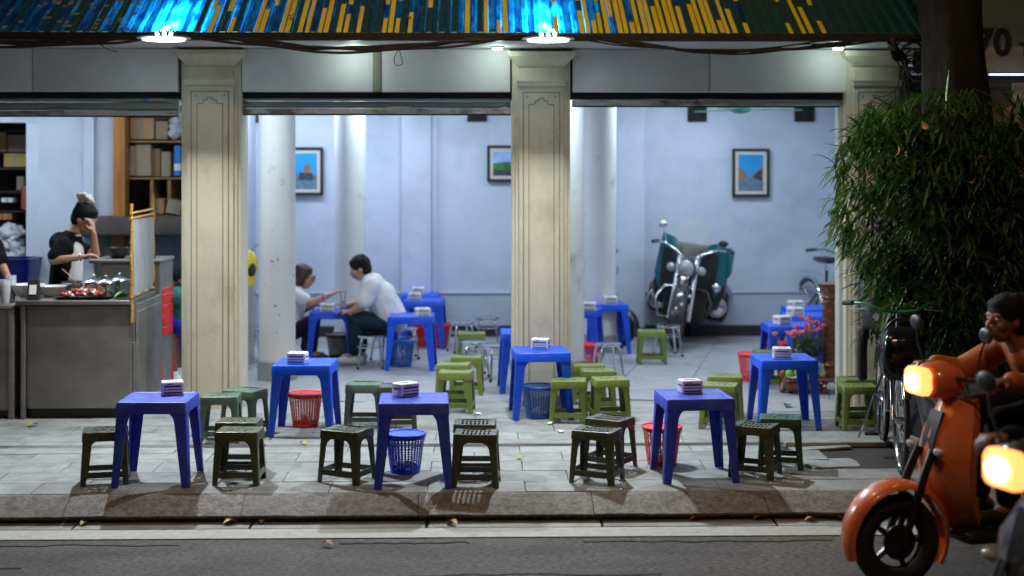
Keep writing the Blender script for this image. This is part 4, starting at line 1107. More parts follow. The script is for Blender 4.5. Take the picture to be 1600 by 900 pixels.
for k in range(34): mb.M = T(U(-.055,.05), U(.0,.12), .03+k*.0095) @ Matrix.Rotation(U(0,3),4,'X') @ Rz(U(0,3)); mb.box(-U(.02,.05),U(.02,.05),-U(.015,.05),U(.015,.05),-.012,.02)
mb.M = Matrix.Identity(4); remesh(mb, 'bag', M['wraps'], t, (0,0,0), .008, 2)
hd = thing('cooker_hood', 'long sooty dark hood over the tiled splashback behind the cook', 'hood', (wx(230,YK), YK-.2, wz(366,YK)))
mb = MB(); mb.rloft([(-.62,.55,-.16,.19,0),(-.62,.55,-.16,.19,.03),(-.62,.55,-.10,.19,wz(336,YK-.2)-wz(366,YK-.2))]); mb.build('hood', M['soot'], hd)
mb = MB(); mb.box(-.60,.53,-.168,-.161,.005,.02); mb.build('lip', M['blackp'], hd)
st = thing('store_rack', 'dark rack of stored goods in the opening at the left edge', 'rack', (wx(10,14.3), 14.3, 0)); so = Vector(st.location)
for py in (204, 262, 298, 328, 372):
    mb = MB(); z = wz(py,14.1); mb.box(wx(-90,14.1), wx(52,14.1), 14.05, 14.6, z-.02, z); o = mb.build('shelf_board', M['blackp'], st, so, smooth=0); o.location = (0,0,0)
for px in (-88, 50):
    mb = MB(); mb.box(wx(px,14.1), wx(px,14.1)+.03, 14.05, 14.6, 0, 2.5); o = mb.build('upright', M['blackp'], st, so, smooth=0); o.location = (0,0,0)
carton(12,42,211,238,14.08,'grey carton on the top shelf of the store rack','cartong')
carton(-20,10,205,238,14.1,'dark brown carton at the left of the store rack top shelf','carton')
carton(6,42,240,261,14.07,'yellow carton on the store rack','yellowcart')
carton(26,37,276,297,14.1,'pale narrow carton standing on the store rack','cartong')
carton(33,42,290,327,14.03,'red packet at the right of the store rack','redcart',0,.1)
carton(2,20,309,316,14.05,'white flat pack on the store rack','card')
carton(-2,18,333,343,14.05,'small orange brown carton on the lower store rack','wood')
t = thing('bag_of_bags', 'crumpled white and pale blue plastic bag hanging in the store opening', 'bag', (wx(16,14.0), 13.98, wz(425,14)))
mb = MB()
for k in range(90):
    z = U(.02,.46); w_ = .13*math.sin(math.pi*min(1,(z+.05)/.56))**.6; mb.M = T(U(-w_,w_), U(-.04,.07), z) @ Matrix.Rotation(U(0,3),4,'X') @ Rz(U(0,3)); mb.box(-U(.02,.06),U(.02,.06),-U(.02,.06),U(.02,.06),-.015,.02)
mb.M = Matrix.Identity(4); remesh(mb, 'bag', M['wraps'], t, (0,0,0), .009, 2)
t = thing('blue_crate', 'glossy blue plastic tub at the left edge behind the food counter', 'tub', (wx(26,13.3), 13.3, wz(440,13.3)-.15), 0)
mb = MB(); mb.rloft([(-.20,.14,-.16,.2,0),(-.24,.17,-.2,.24,.36),(-.25,.18,-.21,.25,.365),(-.25,.18,-.21,.25,.38),(-.2,.14,-.16,.2,.38),(-.18,.1,-.13,.18,.02)], .04, seg=3); mb.build('tub', M['bluem'], t)
mb = MB(); mb.box(-.19,.12,-.15,.18,-.82,-.001); mb.build('stand', M['blackp'], t)

# ============================================================ PICTURES, BOTTLE, FAN
def picture(a, b, ya, yb, label, kind):
    Y = YW-.04; X0, X1 = wx(a,Y), wx(b,Y); Z0, Z1 = wz(yb,Y), wz(ya,Y); W, Hh = (X1-X0)/2, (Z1-Z0)/2
    t = thing('framed_picture', label, 'picture', ((X0+X1)/2, Y, (Z0+Z1)/2), 0, 'framed pictures on the back wall')
    fr = .032
    for (xa, xb, za, zb2) in ((-W,W,Hh-fr,Hh),(-W,W,-Hh,-Hh+fr),(-W,-W+fr,-Hh+fr,Hh-fr),(W-fr,W,-Hh+fr,Hh-fr)):
        mb = MB(); mb.box(xa, xb, -.018, .015, za, zb2, .003); mb.build('frame_rail', M['frame'], t)
    mb = MB(); mb.box(-W+fr, W-fr, -.004, .012, -Hh+fr, Hh-fr); mb.build('mount', M['cream_frame'], t, smooth=0)
    w_, h_ = W-fr-.035, Hh-fr-.035
    def pr(poly, m, k): 
        mb = MB(); mb.prism([(u*w_, v*h_) for u, v in poly], -.0045-.0008*k-.0005, -.0045-.0008*k, 'xz'); mb.build('print', M[m], t, smooth=0)
    if kind == 'street':
        pr([(-1,-1),(1,-1),(1,1),(-1,1)], 'skyblue', 0)
        pr([(-1,-.55),(-.3,-.25),(-.3,-.12),(-.55,.1),(-1,.45)], 'printstone', 1); pr([(1,-.55),(.1,-.25),(.0,-.2),(.45,.1),(1,.40)], 'printstone', 1)
        pr([(.9,-.5),(.1,-.3),(.35,-.05),(.55,.05),(.8,.2)], 'printdark', 2)
        pr([(-1,-1),(1,-1),(1,-.5),(.1,-.25),(-.3,-.25),(-1,-.5)], 'printgrey', 3)
    elif kind == 'hills':
        pr([(-1,-1),(1,-1),(1,1),(-1,1)], 'skypale', 0); pr([(-1,-1),(1,-1),(1,.25),(.2,.12),(-.4,.1),(-1,.0)], 'printdark', 1)
        pr([(-1,-1),(1,-1),(1,.05),(.2,.0),(-.4,.0),(-1,-.05)], 'printgrass', 2); pr([(-1,-1),(1,-1),(1,-.7),(-1,-.5)], 'printdark', 3)
    else:
        pr([(-1,-1),(1,-1),(1,1),(-1,1)], 'skyblue', 0); pr([(-1,-1),(1,-1),(1,-.2),(-1,-.15)], 'printgrey', 1)
        pr([(-.5,-.5),(.75,-.5),(.6,-.1),(.25,.0),(-.1,-.1),(-.4,-.05)], 'printdark', 2); pr([(-.1,-.1),(.55,-.1),(.5,.35),(-.05,.35)], 'printstone', 3)
picture(1144,1202,232,308,'framed picture of a street under blue sky, right of the motorcycle on the back wall','street')
picture(761,836,227,284,'framed picture of green hills half hidden behind the middle pillar','hills')
picture(447,505,230,305,'framed picture with blue sky partly hidden by the white column at left','temple')
t = thing('sauce_bottle', 'small orange-red bottle on the wall ledge right of the motorcycle', 'bottle', at(1132,456,YW-.06))
t.location.z = zl+.006
mb = MB(); mb.lathe([(0,0),(.028,0),(.030,.01),(.030,.085),(.014,.115),(.014,.13),(0,.13)], n=16); mb.build('bottle', mat('orange_bottle',(.65,.11,.02),.25), t)
mb = MB(); mb.lathe([(0,.13),(.016,.13),(.016,.155),(0,.155)], n=14); mb.build('cap', M['white'], t)
mb = MB(); mb.lathe([(.0305,.03),(.0308,.03),(.0308,.07),(.0305,.07)], n=16); mb.build('label_band', M['redcart'], t)
# ledge widened under the bottle
mb = MB(); mb.box(t.location.x-.09, t.location.x+.09, YW-.11, YW-.036, zl-.012, zl+.005, .003); mb.build('bottle_ledge', M['wall2'], rw)
Yf_ = 14.0
fa_ = thing('ceiling_fan', 'green ceiling fan seen edge-on below the shutter of the right bay', 'fan', (wx(1157,Yf_), Yf_, wz(172,Yf_)))
mb = MB(); mb.lathe([(0,-.035),(.05,-.03),(.10,-.008),(.105,.02),(.06,.05),(.02,.06),(0,.06)], n=24); mb.build('motor', M['fan'], fa_, smooth=50)
mb = MB(); mb.tube([(0,0,.05),(0,0,2.93-wz(172,Yf_))], .012, 8); mb.build('rod', M['white'], fa_)
for k in range(3):
    a = math.radians(4+120*k); mb = MB(); mb.M = Rz(a)
    mb.box(.09,.2,-.02,.02,.004,.010); mb.rloft([(.19,.62,-.06,.06,.002),(.19,.62,-.06,.06,.008)], .03); mb.build('blade', M['fan'], fa_)

# ============================================================ ALTAR CORNER: carved stand, flowers, vase
Yp_ = 11.95
t = thing('carved_pedestal', 'tall carved brown wooden pedestal with a round top beside the rightmost pillar', 'pedestal', (wx(1296,Yp_), Yp_, .12))
zt_ = wz(443,Yp_)-.12; prof = [(.0,0),(.085,0),(.085,.03),(.07,.05),(.065,.08),(.078,.10),(.062,.13)]
n = 22
for k in range(n+1): prof.append((.058+.005*math.sin(k*1.9), .14+(zt_-.28)*k/n))
prof += [(.075,zt_-.12),(.06,zt_-.09),(.07,zt_-.06),(.085,zt_-.03),(.085,zt_-.02),(.0,zt_-.02)]
mb = MB(); mb.lathe(prof, n=28); mb.build('shaft', M['carved'], t, smooth=60)
mb = MB(); mb.lathe([(0,zt_-.019),(.105,zt_-.019),(.112,zt_-.010),(.105,zt_),(0,zt_)], n=28); mb.build('top', M['carved'], t)
for j in range(7):      # carved vine wound round the shaft
    mb = MB(); pts = []
    for k in range(14):
        a = j*.9+k*.45; pts.append((.060*math.cos(a), .060*math.sin(a), .15+j*(zt_-.32)/7+k*(zt_-.3)/7/14*1.4))
    mb.tube(pts, [.006+.004*math.sin(k*.24) for k in range(14)], 6); mb.build('carving', M['carved'], t, smooth=60)
t = thing('carved_bench', 'carved dark wooden root bench carrying the fruit, vase and flowers', 'bench', (wx(1262,Yp_-.05), Yp_-.1, 0))
mb = MB(); mb.rloft([(-.20,.24,-.10,.22,.10),(-.22,.26,-.12,.24,.115),(-.21,.26,-.11,.24,.13)], .04); mb.build('slab', M['carved'], t)
mb = MB()
mb.capsule((-.17,-.05,.075), (-.02,-.07,.065), .055, .045); mb.ball((-.19,-.05,.10), .05, 12, 8); mb.capsule((-.05,-.03,.06),(.1,-.04,.05), .04,.03)
mb.capsule((-.20,.03,.05),(-.23,0,.02), .04,.02); mb.build('root', M['carved'], t, smooth=60)
for x in (-.14,.0,.12,.22):
    mb = MB(); mb.lathe([(0,0),(.022,0),(.03,.02),(.02,.05),(.026,.099),(0,.099)], (x,-.06 if x > .1 else .05,0), 12); mb.build('leg', M['carved'], t)
for k in range(6):
    mb = MB(); mb.ball((.1+k*.027,-.122,.075), .012, 8, 6, (1,.5,1)); mb.build('carved_bead', M['porcelain' if 0 else 'cream_frame'], t)
zb_ = .13
t = thing('fruit_plate', 'glass plate of green fruit on the carved bench', 'plate', (wx(1238,Yp_-.15), Yp_-.17, zb_))
mb = MB(); mb.lathe([(0,0),(.04,0),(.075,.02),(.07,.022),(.04,.006),(0,.006)], n=20); mb.build('plate', M['porcelain'], t)
for (x, y, z, r) in ((-.035,-.02,.046,.033),(.035,-.025,.046,.033),(0,.03,.045,.032),(.0,-.005,.095,.028)):
    mb = MB(); mb.ball((x,y,z), r, 12, 8, (1,1,.95)); mb.build('fruit', M['fruit'], t, smooth=60)
mb = MB(); mb.ball((-.08,.03,.035), .028, 10, 8); mb.build('dark_fruit', M['orangefood'], t)
t = thing('porcelain_vase', 'blue and white porcelain vase on the carved bench', 'vase', (wx(1257,Yp_-.15), Yp_-.15, zb_))
mb = MB(); mb.lathe([(0,0),(.045,0),(.04,.01),(.058,.05),(.062,.09),(.045,.135),(.03,.15),(.034,.165),(.03,.165),(.026,.15),(0,.14)], n=28); mb.build('vase', M['porcelain'], t, smooth=60)
t = thing('white_vase', 'small grey-white vase beside the carved pedestal', 'vase', (wx(1287,Yp_-.2), Yp_-.13, zb_)); 
mb = MB(); mb.lathe([(0,0),(.022,0),(.03,.04),(.018,.09),(.02,.12),(0,.12)], n=18); mb.build('vase', M['steelpot'], t, smooth=60)
fl_ = thing('flower_pot', 'pot of pink flowers with dark green leaves behind the right blue table', 'flowers', (wx(1263,Yp_), Yp_+.02, zb_))
mb = MB(); mb.lathe([(0,0),(.06,0),(.085,.16),(.078,.16),(.06,.14),(0,.14)], n=24); mb.build('pot', M['white'], fl_)
mb = MB()
zF = wz(545,Yp_)-zb_
for k in range(620):
    a = U(0,6.3); r = .16*math.sqrt(R()); z = U(.15, zF+.10); rr = r*(1.0 if z > .2 else .6)
    mb.M = T(rr*math.cos(a), rr*math.sin(a), z) @ Matrix.Rotation(U(0,6.3),4,'Z') @ Matrix.Rotation(U(-1,.6),4,'X')
    L_ = U(.03,.055); mb.add([(0,0,0),(-.01,L_*.5,.004),(0,L_,0),(.01,L_*.5,.004)], [(0,1,2,3)])
mb.build('foliage', M['leaf'], fl_, recalc=False, kind='stuff')
pet = MB()
for k in range(9):
    a = k*2.4; el = .35+.09*k; pet.M = Rz(a) @ Matrix.Rotation(el,4,'X')
    pet.add([(0,0,0),(-.010,.012,.003),(-.006,.024,.006),(.006,.024,.006),(.010,.012,.003)], [(0,1,2,3,4)])
pm = pet.mesh('flower', M['pink'], recalc=False)
for (px, py) in ((1211,525),(1236,527),(1243,530),(1240,521),(1250,522),(1246,514),(1257,512),(1262,518),(1268,514),(1258,503),(1252,500),(1267,499),(1277,508),(1275,518),(1283,516),(1287,513),(1271,523),(1262,525),(1228,523),(1248,527),(1266,507)):
    p = at(px, py, Yp_-.05)-fl_.location; q = p+Vector((0,U(-.06,.06),0))
    o = inst(pm, 'flower', q, fl_, (U(-.5,.9), U(-.5,.5), U(0,6)), (1.6,)*3)
    mb = MB(); mb.tube([(q.x*.4,q.y*.4,.15),(q.x*.8,q.y*.8,q.z*.6),tuple(q)], .002, 5); mb.build('stem', M['leafgreen' if 0 else 'stem'], fl_)

# raincoat hanging by the white column, and its hook
t = thing('raincoat', 'yellow hooded raincoat hanging just right of the leftmost pillar', 'raincoat', at(388,470,13.4), 0)
mb = MB(); rings = []
for (z, rx, ry) in ((.0,.015,.01),(.10,.035,.03),(.22,.06,.05),(.32,.075,.07),(.40,.07,.065),(.45,.045,.045),(.475,.01,.01)):
    rings.append([(rx*math.cos(a)*(1+.12*math.sin(3*a+z*20))+.02-z*.03, ry*math.sin(a), z) for a in [2*math.pi*k/18 for k in range(18)]])
mb.loft(rings); mb.build('hood', M['yellowp'], t, smooth=60)
mb = MB(); mb.ball((.03,-.03,.30), .062, 12, 8, (.75,.7,1.3)); mb.build('lining', M['soot'], t)
mb = MB(); mb.M = T(-.05,.0,-.35); mb.rloft([(-.02,.10,-.04,.05,-.25),(-.06,.11,-.05,.06,.1),(-.05,.1,-.05,.05,.5)], .03); mb.build('coat', M['plinth'], t, smooth=60)
mb = MB(); mb.tube([(.02,.04,.46),(.02,.25,.5),(.02,2.5,.5)], .006, 6); mb.build('hanger_rod', M['blackp'], t)

# ============================================================ CABLES
def cable(pts, r, label, m='cable', strands=1, sag=0, jit=.01, group='black cables strung along the eave'):
    root = None
    P = [at(px, py, Y) for px, py, Y in pts]
    t = thing('cable', label, 'cable', P[0], 0, group)
    for s_ in range(strands):
        q = []
        dy, dz = U(-jit,jit), U(-jit,jit)
        for i in range(len(P)-1):
            for k in range(8):
                u = k/8; a = P[max(i-1,0)]; b = P[i]; c = P[i+1]; d = P[min(i+2,len(P)-1)]
                v = .5*((2*b)+(c-a)*u+(2*a-5*b+4*c-d)*u*u+(3*b-a-3*c+d)*u**3)
                q.append(v-P[0]+Vector((0,dy+U(-1,1)*jit*.12,dz+math.sin((i*8+k)*.35+s_*2.1)*jit*.5)))
        q.append(P[-1]-P[0]+Vector((0,dy,dz)))
        mb = MB(); mb.tube(q, r, 6); mb.build('strand', M[m], t, smooth=60)
    return t
YB = 10.38
cable([(-120,66,YB),(0,68,YB),(100,68,YB),(180,62,YB),(250,55,YB),(330,58,YB),(400,66,YB),(470,75,YB),(560,77,YB),(640,74,YB),(720,66,YB),(790,58,YB)], .011, 'thick bundle of black cables sagging under the left half of the eave', strands=6, jit=.018)
cable([(790,58,YB),(860,56,YB),(940,62,YB),(1020,74,YB),(1100,82,YB),(1180,82,YB),(1260,76,YB),(1330,68,YB),(1400,60,YB),(1440,60,YB)], .008, 'bundle of black cables sagging under the right half of the eave', strands=4, jit=.015)
cable([(560,76,YB),(620,72,YB),(690,68,YB),(760,62,YB),(800,56,YB)], .006, 'thin black cables rising towards the middle pillar lamp', strands=2, jit=.02)
cable([(900,58,YB),(970,66,YB),(1060,76,YB),(1150,80,YB),(1230,70,YB),(1290,66,YB),(1370,62,YB),(1425,64,YB)], .006, 'thin looping black cables right of the middle lamp', strands=2, jit=.02)
cable([(622,78,YB-.02),(616,92,YB-.02),(620,101,YB-.02),(629,100,YB-.02),(627,88,YB-.02),(624,78,YB-.02)], .003, 'small loop of wire hanging from the cable bundle left of the middle pillar')
cable([(155,66,YB+.1),(162,72,YB+.15),(183,78,YB+.4)], .004, 'short wire branching from the bundle at upper left')
cable([(1390,64,YB),(1400,80,YB),(1412,90,10.6),(1418,130,10.7),(1422,170,10.8),(1424,240,10.8),(1424,330,10.8)], .012, 'thick dark cable bundle running down beside the tree trunk', strands=7, jit=.05)
cable([(1405,120,10.7),(1400,140,10.9),(1380,151,11.0),(1362,150,11.0)], .004, 'thin wire arching across the rightmost pillar, upper one')
cable([(1365,152,11.0),(1385,162,11.0),(1415,165,10.9)], .004, 'thin wire arching across the rightmost pillar, lower one')
cable([(1400,66,YB),(1408,76,YB),(1425,72,YB),(1438,66,YB),(1420,64,YB)], .004, 'tangled wire loops at the right end of the eave', strands=3, jit=.03)
for k in range(14):
    pass
t = thing('cable_tangle', 'dark tangled coil of cables on the tree trunk beside the rightmost pillar', 'cable', at(1426,95,10.5))
for k in range(9):
    mb = MB(); mb.M = Matrix.Rotation(U(-.5,.5),4,'X') @ Matrix.Rotation(U(-.5,.5),4,'Z'); mb.torus((U(-.03,.03),U(-.05,.02),U(-.12,.12)), U(.05,.10), .006, 'y', 24, 6); mb.build('coil', M['cable'], t, smooth=60)
t = thing('iron_bracket', 'grey iron bracket fixed to the rightmost pillar', 'bracket', at(1356,240,YP-.01))
mb = MB(); mb.box(-.02,.02,-.06,-.03,-.05,.40,.003); mb.build('upright', M['iron'], t)
mb = MB(); mb.prism([(.0,.34),(.03,.37),(.16,.18),(.13,.15)], -.055,-.035,'xz'); mb.build('brace', M['iron'], t)
mb = MB(); mb.box(.0,.03,-.03,.012,.30,.33); mb.box(.0,.03,-.03,.012,.0,.03); mb.build('fixing', M['iron'], t)

# fallen leaves and litter
for i, (px, py, z, m, lab) in enumerate(((1012,812,ZR,'y','yellow leaf in the gutter in front of the red basket table'),(1200,811,ZR,'y','yellow leaf in the gutter below the right dark stools'),
     (1276,813,ZR,'o','orange leaf in the gutter near the scooter, left one'),(1294,811,ZR,'o','orange leaf in the gutter near the scooter, right one'),(700,817,ZR,'y','pale leaf in the gutter under the kerb in the middle'),
     (372,817,ZR,'y','yellowish leaf in the gutter at left, second from the left edge'),(137,818,ZR,'y','long pale leaf in the gutter at the far left'),(1100,812,ZR,'o','small brown leaf in the gutter right of the middle'),(410,815,ZR,'y','yellow leaf in the gutter right of the second left leaf'),
     (60,665,0,'y','yellow leaf on the pavement before the food counter'),(480,696,0,'y','pale leaf on the pavement in front of the bright blue table at left'),(1228,638,0,'d','small dark green leaf on the floor before the flowers'),(812,715,0,'y','pale leaf on the pavement near the middle'),(521,854,ZR,'o','brown leaf on the asphalt left of the middle'))):
    p = gr(px, py, z); p.z += .002
    me = {'y': ly, 'o': lo_, 'd': leaf_mesh(M['leafd'], .09, .05)}[m]
    o = inst(me, 'fallen_leaf', p, None, (0,0,U(0,6.3)), (U(.8,1.3),)*3); tag(o, lab, 'leaf', 'fallen leaves')
for i, (px, py, lab) in enumerate(((557,653,'white paper scrap behind the dark stool at the middle left'),(860,663,'crumpled tissue at the foot of the bright green stools'),(747,648,'crumpled tissue at the foot of the green stool trio'),(876,676,'tiny white scrap on the pavement below the blue waste basket'))):
    t = thing('paper_scrap', lab, 'litter', gr(px,py)+Vector((0,0,.003)), U(0,6))
    mb = MB(); mb.rloft([(-.018,.015,-.014,.012,0),(-.026,.02,-.016,.022,.007),(-.012,.02,-.016,.012,.014)], .006); mb.build('scrap', M['card'], t)
# ============================================================ PEOPLE
def person(label, J, skin='skin', shirt=None, pants=None, hair='hair', shoes=None, sleeve=.55, pantlen=.95, bulk=1.0, hairlen=0, face=None, group='people at the shop',
           curl=.5, front=None, glasses=False, bun=False, helmet=None, skirt=False, detail=True):
    """J: world joints. head, neck, chest, pelvis, shL/shR, elL/elR, wrL/wrR, hnL/hnR(dir of fingers), hipL.., knL.., anL.., toL.."""
    root = Vector((J['pelvis'].x, J['pelvis'].y, min([J[k].z for k in J if k.startswith('to')]+[J['pelvis'].z])-.03))
    t = thing('person', label, 'person', root, 0, group)
    b = bulk
    H0 = J['head']; fd = (face or Vector((0,-1,0))).normalized()
    right = fd.cross(Vector((0,0,1))).normalized(); up = right.cross(fd).normalized()
    mb = MB()
    # skull, jaw
    def hp(f, r, u): return H0+fd*f+right*r+up*u
    Mh = Matrix((( right.x, fd.x, up.x, 0),(right.y, fd.y, up.y, 0),(right.z, fd.z, up.z, 0),(0,0,0,1)))
    def hball(f, r, u, rad, sc=(1,1,1)):
        mb.M = T(*hp(f,r,u)) @ Mh; mb.ball((0,0,0), rad, 16, 12, sc); mb.M = Matrix.Identity(4)
    hball(-.005,0,.02,.088,(.88,1.08,1.05)); hball(.03,0,-.045,.056,(.92,1.05,1.1)); hball(.055,0,-.075,.026,(1.1,1,.8))
    mb.tube([hp(.088,0,.02),hp(.102,0,-.004),hp(.112,0,-.022),hp(.094,0,-.031)], [.006,.009,.013,.010], 8)       # nose
    for s_ in (-1,1):
        hball(.060,.045*s_,-.018,.022); hball(-.002,.080*s_,-.008,.018,(.4,1,1.5)); hball(.080,.034*s_,.035,.013,(1.5,.7,.5))
    mb.tube([hp(.082,-.024,-.048),hp(.094,0,-.047),hp(.082,.024,-.048)], .0065, 6); mb.tube([hp(.082,-.02,-.058),hp(.093,0,-.059),hp(.082,.02,-.058)], .0065, 6)
    mb.capsule(J['neck'], H0+fd*-.015+up*-.05, .052*b, .047)
    mb.capsule(J['neck'], J['chest'], .06*b, .10*b)
    def torso(m_, e=0.0):
        c, p = J['chest'], J['pelvis']; sh = (J['shL']+J['shR'])/2; ax = (J['shR']-J['shL']).normalized()
        for s_ in (-1,1):
            m_.capsule(sh+ax*.07*s_, c+ax*.065*s_, .082*b+e, .098*b+e, 14); m_.capsule(c+ax*.065*s_, p+ax*.055*s_, .098*b+e, .105*b+e, 14)
        m_.capsule(J['shL'], J['shR'], .058*b+e, .058*b+e); m_.capsule(sh, J['neck']-(J['neck']-sh)*.25, .062*b+e, .052*b+e*.5)
        m_.capsule(c, p, .112*b+e, .118*b+e, 14)
        if e: m_.capsule(J['neck'].lerp(c,.4), c, .088*b+e, .112*b+e, 14)
    torso(mb)
    def limb(m_, a, c, r0, r1, u0=0, u1=1, e=0):
        p, q = a.lerp(c, u0), a.lerp(c, u1); m_.capsule(p, q, lerp(r0,r1,u0)*b+e, lerp(r0,r1,u1)*b+e)
    for s_ in 'LR':
        if 'el'+s_ in J:
            limb(mb, J['sh'+s_], J['el'+s_], .050, .038); limb(mb, J['el'+s_], J['wr'+s_], .038, .026)
            # hand
            w_ = J['wr'+s_]; d = (J['hn'+s_]-w_).normalized(); fa = (w_-J['el'+s_]).normalized()
            n_ = J.get('pn'+s_, Vector((0,0,-1))); n_ = (n_-d*n_.dot(d)).normalized(); sd = d.cross(n_)
            pc = w_+d*.045
            for k in range(4):
                o_ = (k-1.5)*.019; base = w_+d*.082+sd*o_; mb.capsule(w_+d*.01+sd*o_*.7, base, .014, .0115, 8)
                L_ = (.040,.046,.043,.034)[k]; c1 = curl*.7; c2 = curl*1.5
                p1 = base+(d*math.cos(c1)+n_*math.sin(c1))*L_; p2 = p1+(d*math.cos(c2)+n_*math.sin(c2))*L_*.8
                mb.capsule(base, p1, .0098, .0088, 8); mb.capsule(p1, p2, .0088, .0075, 8)
            th = w_+d*.03+sd*.03; t1 = th+(d*.6+sd*.7+n_*.4).normalized()*.035; t2 = t1+(d*.9+n_*.5).normalized()*.028
            mb.capsule(w_+d*.012+sd*.012, th, .014, .0125, 8); mb.capsule(th, t1, .012, .010, 8); mb.capsule(t1, t2, .010, .008, 8)
        if 'kn'+s_ in J:
            limb(mb, J['hip'+s_], J['kn'+s_], .078, .052); limb(mb, J['kn'+s_], J['an'+s_], .052, .034)
            limb(mb, J['kn'+s_], J['an'+s_], .054, .050, .15, .4); mb.capsule(J['an'+s_], J['to'+s_], .034, .026)
    body = remesh(mb, 'body', M[skin], t, root, .0085, 3)
    if shirt:
        mb = MB(); torso(mb, .012)
        for s_ in 'LR':
            if 'el'+s_ in J:
                limb(mb, J['sh'+s_], J['el'+s_], .058, .056, 0, min(1,sleeve), .011)
                if sleeve > 1: limb(mb, J['el'+s_], J['wr'+s_], .046, .036, 0, min(1,sleeve-1), .008)
        sh_o = remesh(mb, 'shirt', M[shirt], t, root, .011, 5); fold(sh_o)
    if front:
        mb = MB(); sh = (J['shL']+J['shR'])/2; ax = (J['shR']-J['shL']).normalized(); fw_ = Vector(front[1]).normalized()
        mb.capsule(sh+fw_*.085, J['chest']+fw_*.10, .062, .080); mb.capsule(J['chest']+fw_*.10, J['pelvis']+fw_*.105, .080, .085)
        remesh(mb, 'shirt_panel', M[front[0]], t, root, .012, 3)
        mb = MB(); mb.torus((0,0,0), .062, .011, 'z', 24, 8); mb.v = [v+J['neck']+Vector((0,0,-.01)) for v in mb.v]; o = mb.build('collar', M[front[0]], t, root, smooth=60); o.location = (0,0,0)
    if pants:
        mb = MB(); p = J['pelvis']; mb.capsule(p, p+(J['chest']-p)*.25, .122*b, .118*b, 14)
        for s_ in 'LR':
            if 'kn'+s_ in J:
                mb.capsule(p, J['hip'+s_], .11*b, .088*b)
                limb(mb, J['hip'+s_], J['kn'+s_], .084, .062, 0, min(1,pantlen), .008)
                if pantlen > 1: limb(mb, J['kn'+s_], J['an'+s_], .060, .052 if not skirt else .085, 0, pantlen-1, .006)
        if skirt and 'knR' in J:
            for k in range(5): mb.capsule(J['hipL'].lerp(J['hipR'],k/4), J['knL'].lerp(J['knR'],k/4), .09, .07)
            for k in range(5): mb.capsule(J['knL'].lerp(J['knR'],k/4), J['anL'].lerp(J['anR'],k/4)+Vector((0,0,.1)), .06, .07)
        fold(remesh(mb, 'trousers' if not skirt else 'skirt', M[pants], t, root, .011, 5), .014)
    if shoes:
        for s_ in 'LR':
            if 'an'+s_ in J:
                a, q = J['an'+s_], J['to'+s_]; dd = (q-a); dd.z = 0; dd = dd.normalized(); h0 = Vector((a.x, a.y, q.z))
                mb = MB(); mb.capsule(h0-dd*.035, h0+dd*.08, .040, .042); mb.capsule(h0+dd*.08, h0+dd*.16, .042, .034); mb.capsule(h0, a, .042, .040)
                s2 = remesh(mb, 'shoe', M[shoes], t, root, .010, 2)
    # hair
    mb = MB()
    def hb(f, r, u, rad, sc=(1,1,1)):
        mb.M = T(*hp(f,r,u)) @ Mh; mb.ball((0,0,0), rad, 16, 12, sc); mb.M = Matrix.Identity(4)
    if helmet: hb(-.01,0,.035,.125,(.95,1.1,.95)); remesh(mb, 'helmet', M[helmet], t, root, .01, 4)
    else:
        hb(-.016,0,.042,.098,(.92,1.05,1.0)); hb(-.045,0,.0,.085,(.95,.8,1.1)); hb(.035,0,.085,.055,(1.2,.9,.6))
        for k in range(26):
            a = U(-2.6,2.6); hb(-.02-.07*math.cos(a)*-1*.4-.03, .07*math.sin(a), .05+U(-.02,.06), U(.022,.034))
        if hairlen:
            for s_ in (-1,0,1):
                hb(-.05,.05*s_,-.05,.065); hb(-.05,.055*s_,-.05-hairlen*.5,.055,(1,1,1.2))
            for s_ in (-1,1): hb(.0,.075*s_,-.01,.04,(.7,1,1.5))
        remesh(mb, 'hair', M[hair], t, root, .008, 2)
    for s_ in (-1,1):
        mb = MB(); mb.M = T(*hp(.077,.031*s_,.014)) @ Mh; mb.ball((0,0,0), .010, 10, 8); mb.M = Matrix.Identity(4)
        o = mb.build('eye', M['porcelain' if 0 else 'white'], t, root, smooth=60); o.location = (0,0,0)
        mb = MB(); mb.M = T(*hp(.084,.031*s_,.013)) @ Mh; mb.ball((0,0,0), .0055, 8, 6); o2 = mb.build('iris', M['hair'], o, root, smooth=60); o2.location = (0,0,0)
    mb = MB(); mb.tube([hp(.091,-.018,-.053),hp(.099,0,-.052),hp(.091,.018,-.053)], .004, 6); o = mb.build('lips', M['redlip'], t, root, smooth=60); o.location = (0,0,0)
    if glasses:
        mb = MB()
        for s_ in (-1,1):
            mb.M = T(*hp(.105,.032*s_,.010)) @ Mh; mb.torus((0,0,0), .024, .003, 'y', 20, 6); mb.M = Matrix.Identity(4)
            mb.tube([hp(.102,.056*s_,.014),hp(.0,.082*s_,.012)], .0025, 6)
        mb.tube([hp(.107,-.008,.012),hp(.107,.008,.012)], .0025, 6); o = mb.build('glasses', M['blackp'], t, root); o.location = (0,0,0)
    if bun:
        mb = MB()
        for k in range(9):
            a = -.9+k*.22; mb.capsule(hp(-.05,.02*math.sin(k*2),.085), hp(-.05+.085*math.sin(a)-.02,.03*math.sin(k*2.3),.10+.085*math.cos(a)*.9), .018, .022, 8)
        mb.capsule(hp(-.09,0,.03), hp(-.02,0,.11), .03, .03); remesh(mb, 'hair_scarf', M['cream_frame'], t, root, .008, 2)
    return t
M['redlip'] = mat('lips', (.30,.09,.07), .5)
V = Vector
def A(px, py, Y, dy=0): return at(px, py, Y+dy)
